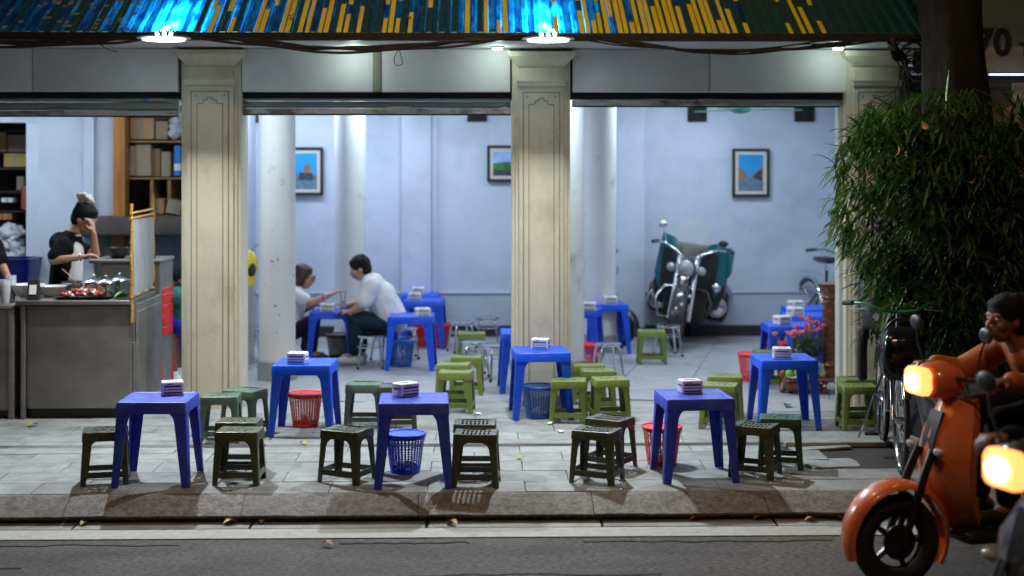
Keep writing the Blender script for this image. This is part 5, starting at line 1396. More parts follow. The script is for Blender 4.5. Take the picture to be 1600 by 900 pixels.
# cook at the counter, looking down at her hand
Y = YC+1.0-.02
Yk = YC+.90
J = dict(head=A(132,342,Yk), neck=A(113,366,Yk), chest=A(105,392,Yk), pelvis=A(100,448,Yk))
J.update(shL=A(93,378,Yk,.16), shR=A(99,383,Yk,-.17), elR=A(83,407,Yk,-.24), wrR=A(126,402,Yk,-.30), hnR=A(150,396,Yk,-.28), pnR=V((0,0,-1)),
         elL=A(149,398,Yk,.02), wrL=A(146,364,Yk,-.05), hnL=A(143,348,Yk,-.06), pnL=V((-1,0,0)),
         hipL=A(98,455,Yk,.09), hipR=A(98,455,Yk,-.09))
for s_, dy in (('L',.1),('R',-.1)):
    J['kn'+s_] = V((J['pelvis'].x+.02, Yk+dy, .50)); J['an'+s_] = V((J['pelvis'].x, Yk+dy, .09)); J['to'+s_] = V((J['pelvis'].x+.14, Yk+dy, .035))
cook = person('woman in black and white t-shirt standing behind the food counter', J, shirt='tblack', pants='tblack', shoes='blackp', sleeve=.72, pantlen=1.9, bun=True,
       face=V((.86,-.22,-.46)), front=('twhite', (.75,-.66,0)), curl=.7, bulk=.98)
mb = MB(); mb.torus((0,0,0), .030, .005, 'x', 18, 6); mb.v = [v+J['wrR'] for v in mb.v]; o = mb.build('bracelet', M['chrome'], cook, cook.location); o.location = (0,0,0)
# seated man in white
Ym = 13.75
J = dict(head=A(563,420,Ym), neck=A(578,437,Ym), chest=A(594,462,Ym), pelvis=A(612,500,Ym))
J.update(shL=A(583,444,Ym,.17), shR=A(580,446,Ym,-.19), elR=A(566,478,Ym,-.22), wrR=A(548,488,Ym,-.16), hnR=A(535,486,Ym,-.13), pnR=V((0,0,-1)),
         elL=A(566,474,Ym,.24), wrL=A(541,478,Ym,.14), hnL=A(527,474,Ym,.10), pnL=V((0,0,-1)),
         hipL=A(606,506,Ym,.09), hipR=A(606,508,Ym,-.09), knR=A(556,500,Ym,-.13), knL=A(562,498,Ym,.15), anR=A(557,547,Ym,-.13), toR=A(537,560,Ym,-.13), anL=A(563,545,Ym,.13), toL=A(545,557,Ym,.13))
for s_ in 'LR': J['to'+s_].z = .04; J['an'+s_].z = .10
person('man in a white t-shirt and dark jeans seated on a chrome stool', J, shirt='twhite', pants='jeans', shoes='white', sleeve=.75, pantlen=1.85, face=V((-.93,-.05,-.36)), bulk=1.27)
# seated woman with glasses
Yw = 13.95
J = dict(head=A(474,434,Yw), neck=A(462,452,Yw), chest=A(457,472,Yw), pelvis=A(452,512,Yw))
J.update(shL=A(460,459,Yw,.14), shR=A(462,461,Yw,-.16), elR=A(487,474,Yw,-.19), wrR=A(514,461,Yw,-.15), hnR=A(527,455,Yw,-.14), pnR=V((0,0,-1)),
         elL=A(470,486,Yw,.18), wrL=A(487,479,Yw,-.02), hnL=A(497,476,Yw,-.05), pnL=V((0,0,-1)),
         hipL=A(456,516,Yw,.09), hipR=A(456,518,Yw,-.09), knR=A(484,506,Yw,-.12), knL=A(486,504,Yw,.12), anR=A(484,545,Yw,-.10), toR=A(504,552,Yw,-.1), anL=A(478,545,Yw,.1), toL=A(498,550,Yw,.1))
for s_ in 'LR': J['to'+s_].z = .035; J['an'+s_].z = .09
wm = person('woman with glasses, white top and purple trousers seated beside the white column', J, shirt='twhite', pants='purple', shoes='blackp', hair='hairb', sleeve=.5, pantlen=1.88, hairlen=.03, glasses=True,
       face=V((.96,-.1,-.12)), skirt=False, bulk=1.05)
mb = MB(); mb.torus((0,0,0), .033, .008, 'x', 18, 6); mb.v = [v+J['wrR'].lerp(J['elR'],.32) for v in mb.v]; o = mb.build('bracelet', mat('purple_band',(.25,.04,.5),.5), wm, wm.location); o.location = (0,0,0)
# cup and straws on their table
t = thing('drink_glass', 'glass of drink with straws between the seated couple', 'glass', at(536,487,Yw-.1)); t.location.z = .498
mb = MB(); mb.lathe([(0,0),(.028,0),(.034,.09),(.031,.09),(.026,.004),(0,.004)], n=18); mb.build('glass', M['clear'], t, smooth=50)
for k in (-1,1): mb = MB(); mb.tube([(0,0,.02),(k*.03,0,.19)], .003, 6); mb.build('straw', M['blackp'], t)
# person half hidden behind the left pillar
Yh = 12.5
J = dict(head=A(274,438,Yh), neck=A(278,456,Yh), chest=A(280,472,Yh), pelvis=A(284,500,Yh))
J.update(shL=A(281,462,Yh,.17), shR=A(277,464,Yh,-.16), elR=A(264,462,Yh,-.3), wrR=A(258,446,Yh,-.26), hnR=A(258,436,Yh,-.24),
         elL=A(270,482,Yh,.2), wrL=A(262,478,Yh,.1), hnL=A(255,476,Yh,.1),
         hipL=A(282,506,Yh,.09), hipR=A(282,508,Yh,-.09), knR=A(262,494,Yh,-.12), knL=A(268,496,Yh,.14), anR=A(272,552,Yh,-.1), toR=A(258,560,Yh,-.1), anL=A(278,552,Yh,.1), toL=A(262,558,Yh,.1))
for s_ in 'LR': J['to'+s_].z = .04; J['an'+s_].z = .10
person('person in teal top and blue shorts half hidden by the leftmost pillar', J, shirt='tealc', pants='bluec', shoes='white', sleeve=.5, pantlen=1.0, face=V((-.75,-.6,-.2)), skin='skin2')
# worker whose arm reaches in from the left edge
Yz = YC+.95
J = dict(head=A(-34,340,Yz), neck=A(-30,366,Yz), chest=A(-26,392,Yz), pelvis=A(-26,448,Yz))
J.update(shR=A(-8,384,Yz,-.12), shL=A(-34,382,Yz,.16), elR=A(2,412,Yz,-.22), wrR=A(14,436,Yz,-.30), hnR=A(20,450,Yz,-.33), elL=A(-40,415,Yz,.2), wrL=A(-20,430,Yz,.1), hnL=A(-8,434,Yz,.05), hipL=A(-26,455,Yz,.09), hipR=A(-26,455,Yz,-.09))
for s_, dy in (('L',.1),('R',-.1)):
    J['kn'+s_] = V((J['pelvis'].x, Yz+dy, .50)); J['an'+s_] = V((J['pelvis'].x, Yz+dy, .09)); J['to'+s_] = V((J['pelvis'].x+.14, Yz+dy, .035))
person('person in a black t-shirt reaching down at the very left edge', J, shirt='tblack', pants='jeans', shoes='blackp', sleeve=.85, pantlen=1.9, face=V((.7,-.6,-.4)))

# red plastic chair behind the counter
t = thing('red_chair', 'red plastic chair between the food counter and the leftmost pillar', 'chair', (wx(255,12.0), 12.05, 0))
mb = MB()
W_ = .035
for s_ in (-1,1): 
    mb.prism([(.0+.01,0),(.035,0),(.02,.42),(.03,.88),(.0,.88),(-.01,.42)], s_*.19-.02, s_*.19+.02, 'xz')
o = mb.build('rear_frame', M['red'], t)
mb = MB(); mb.box(-.42,.02,-.2,.2,.40,.42,.008); mb.build('seat', M['red'], t)
mb = MB()
for k in range(4): mb.box(-.02,.035,-.18,.18,.48+k*.09,.56+k*.09,.005)
mb.box(-.01,.03,-.21,.21,.84,.885,.01); mb.build('backrest', M['red'], t)
for s_ in (-1,1): mb = MB(); mb.prism([(-.42,0),(-.385,0),(-.37,.40),(-.42,.40)], s_*.18-.018, s_*.18+.018, 'xz'); mb.build('leg', M['red'], t)

# ============================================================ SCOOTERS, MOTORCYCLE, BICYCLES   (local: forward = -X, up = Z, ground z=0)
M['rimdark'] = mat('dark_alloy', (.06,.06,.06), .35, .8)
def wheel(t, x, r, wd, m='rubber', spokes=0, y=0, tube_r=None, rim='chrome'):
    tr = tube_r or wd*.5
    mb = MB(); mb.torus((x,y,r), r-tr, tr, 'y', 36, 12); o = mb.build('tyre', M[m], t, smooth=60)
    mb = MB(); mb.torus((x,y,r), r-tr*2+.004, .010, 'y', 36, 6)
    mb.lathe([(0,-.03),(.03,-.03),(.03,.03),(0,.03)], (x,y,r), 14, 'y')
    if spokes == 5:
        for k in range(5):
            a = k*2*math.pi/5; mb.tube([(x,y,r),(x+(r-2*tr)*math.cos(a),y,r+(r-2*tr)*math.sin(a))], [.02,.014], 6)
        mb.lathe([(.06,-.032),(.085,-.032),(.085,-.028),(.06,-.028)], (x,y,r), 24, 'y')
    else:
        for k in range(spokes):
            a = k*2*math.pi/spokes; mb.tube([(x,y+(.02 if k%2 else -.02),r),(x+(r-2*tr)*math.cos(a+.1),y,r+(r-2*tr)*math.sin(a+.1))], .0018, 4)
    mb.build('rim', M[rim], t, smooth=40)
def make_scooter(label, loc, pm, rz=0, detail=None, lampglow=True, power=14):
    t = thing('scooter', label, 'motor scooter', loc, rz)
    r = .225
    wheel(t, 0, r, .10, spokes=5, rim='rimdark'); wheel(t, 1.28, r, .11, spokes=5, rim='rimdark')
    # front fender: curved shell over the wheel
    mb = MB(); rings = []
    n = 18
    for k in range(n+1):
        a = math.radians(lerp(196, -28, k/n)); rr = r+.045+.022*math.sin(math.pi*k/n); hw = lerp(.045,.085,math.sin(math.pi*min(1,k/n*1.15)))
        c = V((rr*math.cos(a), 0, r+rr*math.sin(a))); ri = V((math.cos(a),0,math.sin(a)))
        ring = []
        for q in range(9):
            b = math.pi*q/8; ring.append(tuple(c+V((0,hw*math.cos(b),0))+ri*(.035*math.sin(b)-.03)))
        for q in range(9):
            b = math.pi*(8-q)/8; ring.append(tuple(c+V((0,(hw-.006)*math.cos(b),0))+ri*(.030*math.sin(b)-.032)))
        rings.append(ring)
    mb.loft(rings); mb.build('front_fender', M[pm], t, smooth=50)
    for s_ in (-1,1):
        mb = MB(); mb.tube([(0,s_*.075,r),(.10,s_*.07,.52),(.16,s_*.06,.66)], [.018,.022,.02], 10); mb.build('fork', M['chrome' if pm != 'orange' else 'blackp'], t)
    # leg shield, lofted
    mb = MB(); rings = []
    for (z, x, hw, dp) in ((.26,.30,.11,.08),(.36,.22,.17,.07),(.48,.16,.215,.08),(.60,.15,.225,.09),(.72,.175,.21,.09),(.82,.215,.165,.08),(.90,.25,.11,.07)):
        ring = []
        for q in range(13):
            b = math.pi*q/12; ring.append((x+.10*abs(math.cos(b))**1.6, hw*math.cos(b), z))
        for q in range(13):
            b = math.pi*(12-q)/12; ring.append((x+dp*.6+.10*abs(math.cos(b))**1.6, (hw-.02)*math.cos(b), z))
        rings.append(ring)
    mb.loft(rings); ls = mb.build('leg_shield', M[pm], t, smooth=50)
    mb = MB(); mb.prism([(.19,.44),(.16,.58),(.17,.70),(.22,.84),(.235,.83),(.20,.70),(.19,.58),(.21,.44)], -.05,.05,'xz'); mb.build('centre_trim', M['blackp'], t, smooth=50)
    for s_ in (-1,1):
        mb = MB(); mb.M = T(.155,s_*.12,.66); mb.ball((0,0,0), .035, 12, 8, (.6,1.2,.6)); mb.build('indicator', M['lens'], t, smooth=60)
    # floorboard, body
    mb = MB(); mb.rloft([(.30,.80,-.15,.15,.22),(.28,.82,-.17,.17,.25),(.30,.80,-.16,.16,.29)], .04); mb.build('floorboard', M['blackp'], t)
    mb = MB(); rings = []
    for (x, zl_, zh, hw) in ((.72,.28,.42,.12),(.80,.27,.62,.15),(.95,.30,.70,.17),(1.15,.40,.74,.175),(1.35,.50,.76,.15),(1.52,.60,.76,.09),(1.60,.66,.74,.04)):
        rings.append([(x, hw*math.cos(a)*abs(math.cos(a))**-.25 if abs(math.cos(a)) > .01 else 0, (zl_+zh)/2+(zh-zl_)/2*math.sin(a)) for a in [2*math.pi*q/18+.01 for q in range(18)]])
    mb.loft(rings); mb.build('rear_body', M[pm], t, smooth=50)
    mb = MB(); rings = []
    for (x, z, hw, h) in ((.74,.72,.09,.03),(.85,.77,.13,.05),(1.05,.79,.14,.05),(1.2,.81,.14,.05),(1.4,.84,.12,.05),(1.5,.84,.08,.03)):
        rings.append([(x, hw*math.cos(a), z+h*math.sin(a)) for a in [2*math.pi*q/16 for q in range(16)]])
    mb.loft(rings); mb.build('seat', M['blackp'], t, smooth=50)
    # handlebar cowl and headlight
    mb = MB(); rings = []
    for (x, hw, zl_, zh) in ((.14,.07,.92,1.05),(.17,.105,.90,1.07),(.24,.12,.89,1.08),(.31,.10,.90,1.06),(.34,.06,.93,1.03)):
        rings.append([(x, hw*math.cos(a), (zl_+zh)/2+(zh-zl_)/2*math.sin(a)) for a in [2*math.pi*q/20 for q in range(20)]])
    mb.loft(rings); cw = mb.build('handlebar_cowl', M[pm if pm == 'orange' else 'darkpaint'], t, smooth=50)
    mb = MB(); mb.M = T(.135,0,.985) @ Matrix.Rotation(math.radians(90),4,'Y'); mb.rloft([(-.058,.058,-.078,.078,-.045),(-.066,.066,-.085,.085,-.03),(-.066,.066,-.085,.085,-.0),(-.05,.05,-.07,.07,.02)], .03, seg=4); hl = mb.build('headlight', M['headlampedge'], t, smooth=50)
    mb = MB(); mb.M = T(.085,0,.985); mb.ball((0,0,0), .055, 16, 10, (.35,1.1,.85)); mb.build('lamp_reflector', M['headlamp'], hl, smooth=60)
    for s_ in (-1,1):
        mb = MB(); mb.tube([(.25,s_*.08,1.0),(.29,s_*.2,1.01),(.36,s_*.34,1.0)], .011, 8); b_ = mb.build('handlebar', M['blackp'], t)
        mb = MB(); mb.tube([(.315,s_*.25,1.008),(.365,s_*.355,1.0)], .018, 10); mb.build('grip', M['rubber'], b_)
        mb = MB(); mb.tube([(.26,s_*.26,1.03),(.29,s_*.35,1.0)], .006, 6); mb.build('brake_lever', M['chrome'], b_)
        mb = MB(); mb.tube([(.29,s_*.22,1.02),(.28,s_*.27,1.14),(.29,s_*.29,1.20)], .006, 6); mi = mb.build('mirror', M['blackp'], t)
        mb = MB(); mb.M = T(.29,s_*.30,1.23); mb.ball((0,0,0), .05, 14, 10, (.25,1.1,.75)); mb.build('mirror_head', M['blackp'], mi, smooth=60)
    mb = MB(); mb.tube([(.9,-.12,.28),(1.2,-.16,.24),(1.5,-.17,.30)], [.03,.05,.055], 12); mb.build('exhaust', M['chrome'], t)
    mb = MB(); mb.box(1.0,1.3,.0,.12,.16,.34,.02); mb.build('engine', M['blackp'], t)
    mb = MB(); mb.rloft([(-.02+1.60,.03+1.60,-.05,.05,.62),(1.57,1.62,-.06,.06,.68)], .01); mb.build('tail_light', M['red'], t)
    mb = MB(); mb.prism([(.10,.40),(.04,.46),(.035,.47),(.10,.42)], -.05, .05, 'xz'); mb.build('fender_stay', M['blackp'], t)
    if lampglow: lamp('headlight_beam', 'SPOT', (.02,0,.98), (1,.62,.3), power, .05, target=(-3,0,.2), parent=t, spot=70)
    return t
Ys = 6.75
sx_ = at(1400,852,Ys).x
sc1 = make_scooter('orange motor scooter with a lit headlight ridden along the road at the right edge', (sx_, Ys, ZR), 'orange', rz=math.radians(14))
Y2 = 4.70
s2x = at(1548,750,Y2).x
sc2 = make_scooter('dark motor scooter in the foreground at the right edge with a bright lit headlight', (s2x-.03, Y2+.05, ZR), 'darkpaint', rz=math.radians(20))
# rider
Ms = Rz(math.radians(14)); o_ = V((sx_, Ys, ZR))
def L(x, y, z): return o_ + (Ms @ V((x,y,z)))
J = dict(head=L(.60,0,1.26), neck=L(.68,0,1.13), chest=L(.80,0,1.03), pelvis=L(.92,0,.84), shL=L(.74,.18,1.12), shR=L(.74,-.18,1.12))
J.update(elL=L(.56,.30,.98), wrL=L(.40,.32,1.02), hnL=L(.32,.33,1.02), elR=L(.56,-.30,.98), wrR=L(.40,-.32,1.02), hnR=L(.32,-.33,1.02),
         hipL=L(.88,.10,.84), hipR=L(.88,-.10,.84), knL=L(.48,.14,.80), knR=L(.48,-.14,.80), anL=L(.54,.12,.38), anR=L(.54,-.12,.38), toL=L(.42,.12,.335), toR=L(.42,-.12,.335))
person('rider in an orange-lit jacket on the orange scooter at the right edge', J, shirt='orangec', pants='tblack', shoes='blackp', sleeve=1.9, pantlen=1.9, face=Ms @ V((-1,-.1,-.05)), skin='skin2', group='people at the shop', curl=1.1)
o_ = V((s2x-.03, Y2+.05, ZR)); Ms = Rz(math.radians(20))
J = dict(head=L(.66,0,1.36), neck=L(.72,0,1.20), chest=L(.80,0,1.03), pelvis=L(.92,0,.84), shL=L(.74,.18,1.12), shR=L(.74,-.18,1.12))
J.update(elL=L(.56,.30,.98), wrL=L(.40,.32,1.02), hnL=L(.32,.33,1.02), elR=L(.56,-.30,.98), wrR=L(.40,-.32,1.02), hnR=L(.32,-.33,1.02),
         hipL=L(.88,.10,.84), hipR=L(.88,-.10,.84), knL=L(.48,.14,.80), knR=L(.48,-.14,.80), anL=L(.54,.12,.38), anR=L(.54,-.12,.38), toL=L(.42,.12,.335), toR=L(.42,-.12,.335))
person('rider in black on the dark scooter cut off by the right edge', J, shirt='tblack', pants='jeans', shoes='blackp', sleeve=1.9, pantlen=1.9, face=Ms @ V((-1,-.1,-.05)), skin='skin2', curl=1.1)

# touring motorcycle by the back wall, facing the viewer  (local forward = -Y)
Yq = 15.0
tq = thing('touring_motorcycle', 'big chrome and teal touring motorcycle with a windshield parked at the back wall', 'motorcycle', (wx(1050,Yq), Yq-.2, 0), 0); tq.rotation_euler = (0, math.radians(8), math.radians(-14)); tq.scale = (.95,1,1)
def b(mb, nm, m, sm=50, par=None): return mb.build(nm, M[m], par or tq, smooth=sm)
mb = MB(); mb.torus((0,0,.31), .25, .06, 'x', 36, 12); b(mb, 'front_tyre', 'rubber', 60)
mb = MB(); mb.torus((0,0,.31), .20, .012, 'x', 30, 8); mb.lathe([(0,-.05),(.05,-.05),(.05,.05),(0,.05)], (0,0,.31), 16, 'x'); mb.lathe([(.09,-.055),(.13,-.055),(.13,-.05),(.09,-.05)], (0,0,.31), 24, 'x')
for k in range(12): a = k*math.pi/6; mb.tube([(0,0,.31),(0,.2*math.cos(a),.31+.2*math.sin(a))], .004, 5)
b(mb, 'front_rim', 'rimdark')
mb = MB(); rings = []
for k in range(13):
    a = math.radians(-20+k*17); rr = .335; c = (rr*math.cos(a), .31+rr*math.sin(a)); ring = []
    for q in range(9):
        bb = math.pi*q/8; ring.append((.085*math.cos(bb), -(c[0]+.04*math.sin(bb)*math.cos(a))*1.0, c[1]+.04*math.sin(bb)*math.sin(a)))
    rings.append(ring)
mb.loft(rings, False, False); fo = b(mb, 'front_fender', 'darkpaint', 60)
for s_ in (-1,1):
    mb = MB(); mb.tube([(s_*.105,-.02,.30),(s_*.10,.10,.62),(s_*.095,.20,.95)], [.030,.028,.034], 12); b(mb, 'fork', 'chrome')
    mb = MB(); mb.tube([(s_*.06,.22,.93),(s_*.16,.25,1.00),(s_*.30,.30,1.06),(s_*.42,.40,1.05)], .014, 8); hb_ = b(mb, 'handlebar', 'chrome')
    mb = MB(); mb.tube([(s_*.38,.37,1.06),(s_*.46,.45,1.04)], .02, 8); b(mb, 'grip', 'rubber', 50, hb_)
    mb = MB(); mb.tube([(s_*.28,.30,1.07),(s_*.33,.26,1.22 if s_ < 0 else 1.12)], .006, 6); mr = b(mb, 'mirror', 'chrome')
    mb = MB(); mb.M = T(s_*.35,.25,1.25 if s_ < 0 else 1.14); mb.ball((0,0,0), .055, 14, 10, (1,.3,.6)); b(mb, 'mirror_head', 'chrome' if s_ < 0 else 'blackp', 60, mr)
    mb = MB(); mb.ball((s_*.17,.08,.83), .05, 14, 10, (1,1,1)); sl = b(mb, 'spotlight', 'chrome', 60)
    mb = MB(); mb.lathe([(0,-.052),(.03,-.048),(.042,-.03),(0,-.03)], (s_*.17,.08,.83), 14, 'y'); b(mb, 'lens', 'lens', 60, sl)
    mb = MB(); mb.tube([(s_*.07,.30,.28),(s_*.26,.20,.30),(s_*.31,.24,.48),(s_*.24,.30,.60),(s_*.07,.34,.62)], .016, 8); b(mb, 'crash_bar', 'rimdark' if s_ > 0 else 'chrome')
    # saddlebag with chrome end
    mb = MB(); mb.rloft([(s_*.33-.10,s_*.33+.10,.75,1.30,.26),(s_*.34-.12,s_*.34+.12,.70,1.35,.34),(s_*.34-.12,s_*.34+.12,.70,1.35,.56),(s_*.32-.08,s_*.32+.08,.75,1.3,.62)], .05, seg=4); b(mb, 'saddlebag', 'blackgloss')
    mb = MB(); mb.torus((s_*.34,.68,.42), .10, .014, 'y', 28, 8); mb.lathe([(0,-.02),(.08,-.015),(.11,.0),(0,.0)], (s_*.34,.68,.42), 20, 'y'); b(mb, 'chrome_ring', 'chrome', 60)
    # teal leg shields
    mb = MB(); mb.prism([(.12,.62),(.33,.55),(.41,.70),(.40,.98),(.36,1.14),(.20,1.10),(.10,.96)] if s_ > 0 else [(-.12,.62),(-.30,.55),(-.38,.72),(-.36,1.0),(-.34,1.16),(-.18,1.12),(-.10,.96)], .36, .44, 'xz'); b(mb, 'leg_shield', 'tealp')
    mb = MB(); mb.prism([(s_*.06,.52),(s_*.30,.56),(s_*.32,1.0),(s_*.10,1.04)], .345, .358, 'xz'); b(mb, 'leg_shield_lining', 'blackp')
mb = MB(); mb.ball((.0,.06,.84), .10, 20, 14, (1,.8,1)); hd_ = b(mb, 'headlight', 'blackgloss', 60)
mb = MB(); mb.lathe([(0,-.088),(.05,-.082),(.085,-.06),(.09,-.05),(.0,-.05)], (0,.06,.84), 22, 'y'); b(mb, 'headlight_glass', 'lens', 60, hd_)
mb = MB(); mb.torus((0,.01,.84), .09, .008, 'y', 26, 6); b(mb, 'headlight_ring', 'chrome', 60, hd_)
mb = MB(); rings = []
for (z, hw, y) in ((.92,.13,.13),(1.02,.19,.15),(1.12,.215,.19),(1.22,.20,.24),(1.30,.15,.28),(1.34,.08,.30)):
    rings.append([(hw*math.sin(a), y+.08*(1-math.cos(a)), z) for a in [math.radians(-80+q*16) for q in range(11)]])
mb.loft(rings, False, False); ws = b(mb, 'windshield', 'glass', 60)
mb = MB(); rings = []
for (y, z, hw, h) in ((.25,.80,.08,.08),(.40,.84,.15,.10),(.60,.80,.15,.09),(.75,.74,.10,.06)):
    rings.append([(hw*math.cos(a), y, z+h*math.sin(a)) for a in [2*math.pi*q/18 for q in range(18)]])
mb.loft(rings); b(mb, 'fuel_tank', 'bluem')
mb = MB(); rings = []
for (y, z, hw, h) in ((.70,.72,.10,.05),(.9,.70,.17,.07),(1.2,.76,.16,.08),(1.4,.82,.13,.05)):
    rings.append([(hw*math.cos(a), y, z+h*math.sin(a)) for a in [2*math.pi*q/18 for q in range(18)]])
mb.loft(rings); b(mb, 'seat', 'blackp')
mb = MB(); mb.box(-.24,.24,.36,.75,.22,.95,.04); mb.box(-.15,.15,.40,.75,.25,.55,.03); mb.box(-.22,.22,.45,.60,.30,.45,.03); b(mb, 'engine', 'blackp')
mb = MB()
for k in range(6): mb.box(-.17,.17,.38,.48,.34+k*.03,.35+k*.03)
b(mb, 'cooling_fins', 'chrome')
mb = MB(); mb.torus((0,1.15,.31), .25, .065, 'x', 30, 10); b(mb, 'rear_tyre', 'rubber', 60)
mb = MB(); mb.box(-.045,.045,-.0,.04,.62,.76,.004); mb.box(-.10,.10,-.06,.02,.55,.575,.004); b(mb, 'badge_plate', 'chrome')
mb = MB(); mb.rloft([(-.36,.36,.48,.80,.40),(-.40,.42,.46,.84,.60),(-.34,.40,.48,.82,.98),(-.24,.34,.52,.78,1.06)], .06, seg=4); b(mb, 'body_cover', 'blackp')
mb = MB(); mb.rloft([(.22,.42,.42,.70,.74),(.22,.46,.40,.72,.80),(.22,.46,.40,.72,1.04),(.24,.42,.42,.70,1.08)], .04, seg=4); b(mb, 'side_case', 'tealp')
mb = MB(); mb.ball((.33,.32,.66), .055, 14, 10); b(mb, 'horn_cover', 'chrome', 60)
t = dup(sc2, (wx(970,15.0), 15.0, 0), math.radians(140), 'dark motor scooter half hidden by the rear column left of the motorcycle')
t.scale = (.8,.8,.8)
for c in list(t.children):
    if c.type == 'LIGHT': bpy.data.objects.remove(c)
    elif c.name.startswith('headlight'):
        for g in list(c.children): bpy.data.objects.remove(g)
        c.data = c.data.copy(); c.data.materials.clear(); c.data.materials.append(M['lens'])

def make_bicycle(label, loc, rz, lean, fm='blackp', childseat=True):
    t = thing('bicycle', label, 'bicycle', loc, rz, 'bicycles'); t.rotation_euler = (0, 0, rz)
    r = .33
    def B(mb, nm, m, sm=50, par=None): return mb.build(nm, M[m], par or t, smooth=sm)
    for nm, x in (('front_wheel',0),('rear_wheel',1.05)):
        mb = MB(); mb.torus((x,0,r), r-.016, .016, 'y', 40, 8); w_ = B(mb, nm, 'rubber', 60)
        mb = MB(); mb.torus((x,0,r), r-.036, .010, 'y', 40, 6); mb.lathe([(0,-.035),(.022,-.035),(.022,.035),(0,.035)], (x,0,r), 12, 'y')
        for k in range(28):
            a = k*2*math.pi/28; mb.tube([(x,.025 if k%2 else -.025,r),(x+(r-.04)*math.cos(a),0,r+(r-.04)*math.sin(a))], .0015, 4)
        B(mb, 'rim', 'chrome', 40, w_)
        mb = MB(); rings = []
        for k in range(11):
            a = math.radians(lerp(20,190,k/10) if x else lerp(-5,150,k/10)); c = (x+(r+.022)*math.cos(a), r+(r+.022)*math.sin(a))
            rings.append([(c[0]+.012*math.sin(bb)*math.cos(a), .028*math.cos(bb), c[1]+.012*math.sin(bb)*math.sin(a)) for bb in [math.pi*q/6 for q in range(7)]])
        mb.loft(rings, False, False); B(mb, 'mudguard', 'chrome', 60)
    mb = MB()
    mb.tube([(.20,0,.80),(.66,0,.30)], .017, 10); mb.tube([(.20,0,.86),(.23,0,.72)], .018, 10); mb.tube([(.60,0,.78),(.66,0,.30)], .015, 10)
    for s_ in (-1,1): mb.tube([(.66,0,.30),(1.05,s_*.05,r)], .009, 8); mb.tube([(.62,0,.66),(1.05,s_*.05,r)], .009, 8)
    B(mb, 'frame', fm)
    mb = MB()
    for s_ in (-1,1): mb.tube([(.20,0,.74),(.16,s_*.045,.68),(0,s_*.05,r)], .011, 8)
    B(mb, 'fork', 'chrome')
    mb = MB(); mb.tube([(.19,0,.86),(.17,0,.98)], .012, 8); B(mb, 'stem', 'chrome')
    for s_ in (-1,1):
        mb = MB(); mb.tube([(.17,0,.98),(.14,s_*.10,.99),(.20,s_*.20,1.03),(.36,s_*.29,1.02)], .011, 8); hb_ = B(mb, 'handlebar', 'greenbike')
        mb = MB(); mb.tube([(.29,s_*.26,1.026),(.42,s_*.31,1.01)], .016, 8); B(mb, 'grip', 'rubber', 50, hb_)
        mb = MB(); mb.tube([(.19,s_*.17,1.0),(.28,s_*.29,.98)], .005, 6); B(mb, 'brake_lever', 'chrome', 50, hb_)
    mb = MB(); mb.rloft([(.48,.76,-.05,.05,.86),(.46,.80,-.10,.10,.89),(.50,.78,-.08,.08,.92)], .045, seg=4); B(mb, 'saddle', 'blackp')
    mb = MB(); mb.tube([(.62,0,.72),(.62,0,.87)], .012, 8); B(mb, 'seat_post', 'chrome')
    mb = MB(); mb.torus((.66,.05,.30), .085, .006, 'y', 24, 6); mb.tube([(.66,.06,.30),(.60,.07,.14)], .009, 6); mb.tube([(.66,-.06,.30),(.72,-.07,.46)], .009, 6); B(mb, 'crank', 'chrome')
    for (x, y, z) in ((.60,.12,.14),(.72,-.12,.46)): mb = MB(); mb.box(x-.04,x+.04,y-.045,y+.045,z-.01,z+.01,.003); B(mb, 'pedal', 'blackp')
    mb = MB(); mb.tube([(1.0,.06,r),(1.06,.16,.02)], .008, 6); B(mb, 'kickstand', 'chrome')
    for k in range(5): mb = MB(); mb.tube([(.80,-.06+k*.03,.72),(1.25,-.06+k*.03,.74)], .005, 6); B(mb, 'rack_bar', 'chrome')
    if childseat:
        mb = MB(); mb.rloft([(-.16,.08,-.10,.10,.60),(-.19,.10,-.13,.13,.66),(-.18,.11,-.12,.12,.84),(-.13,.10,-.09,.09,.90)], .05, seg=4); B(mb, 'front_bag', 'blackgloss')
        mb = MB(); mb.torus((-.04,0,.86), .10, .010, 'x', 20, 6, 0, 180); B(mb, 'bag_handle', 'blackp', 60)
        mb = MB(); rings = []
        for (z, xa, xb, hw) in ((.77,.80,1.10,.11),(.80,.78,1.14,.14),(.95,.77,1.20,.15),(1.0,.90,1.22,.15),(1.12,1.10,1.25,.14),(1.16,1.14,1.24,.12)):
            rings.append([(lerp(xa,xb,.5)+ (xb-xa)/2*math.cos(a), hw*math.sin(a), z) for a in [2*math.pi*q/20 for q in range(20)]])
        mb.loft(rings); cs_ = B(mb, 'rear_basket', 'blackp')
        for s_ in (-1,1):
            mb = MB(); mb.box(.86,1.02,s_*.15-.03,s_*.15+.03,.44,.80,.015); B(mb, 'pannier', 'blackp')
        mb = MB(); mb.torus((1.0,0,1.12), .15, .014, 'x', 24, 8, 0, 180); B(mb, 'basket_handle', 'blackp', 60)
    return t
bg_ = gr(1404,742)
make_bicycle('black bicycle with green handlebars and a black rear basket parked by the bamboo bush', (bg_.x+.02, bg_.y+.02, 0), math.radians(80), 0)
t = make_bicycle('dark bicycle deep in the shop behind the carved pedestal, only its handlebar showing', (wx(1318,14.9), 14.6, 0), math.radians(100), 0, childseat=False)

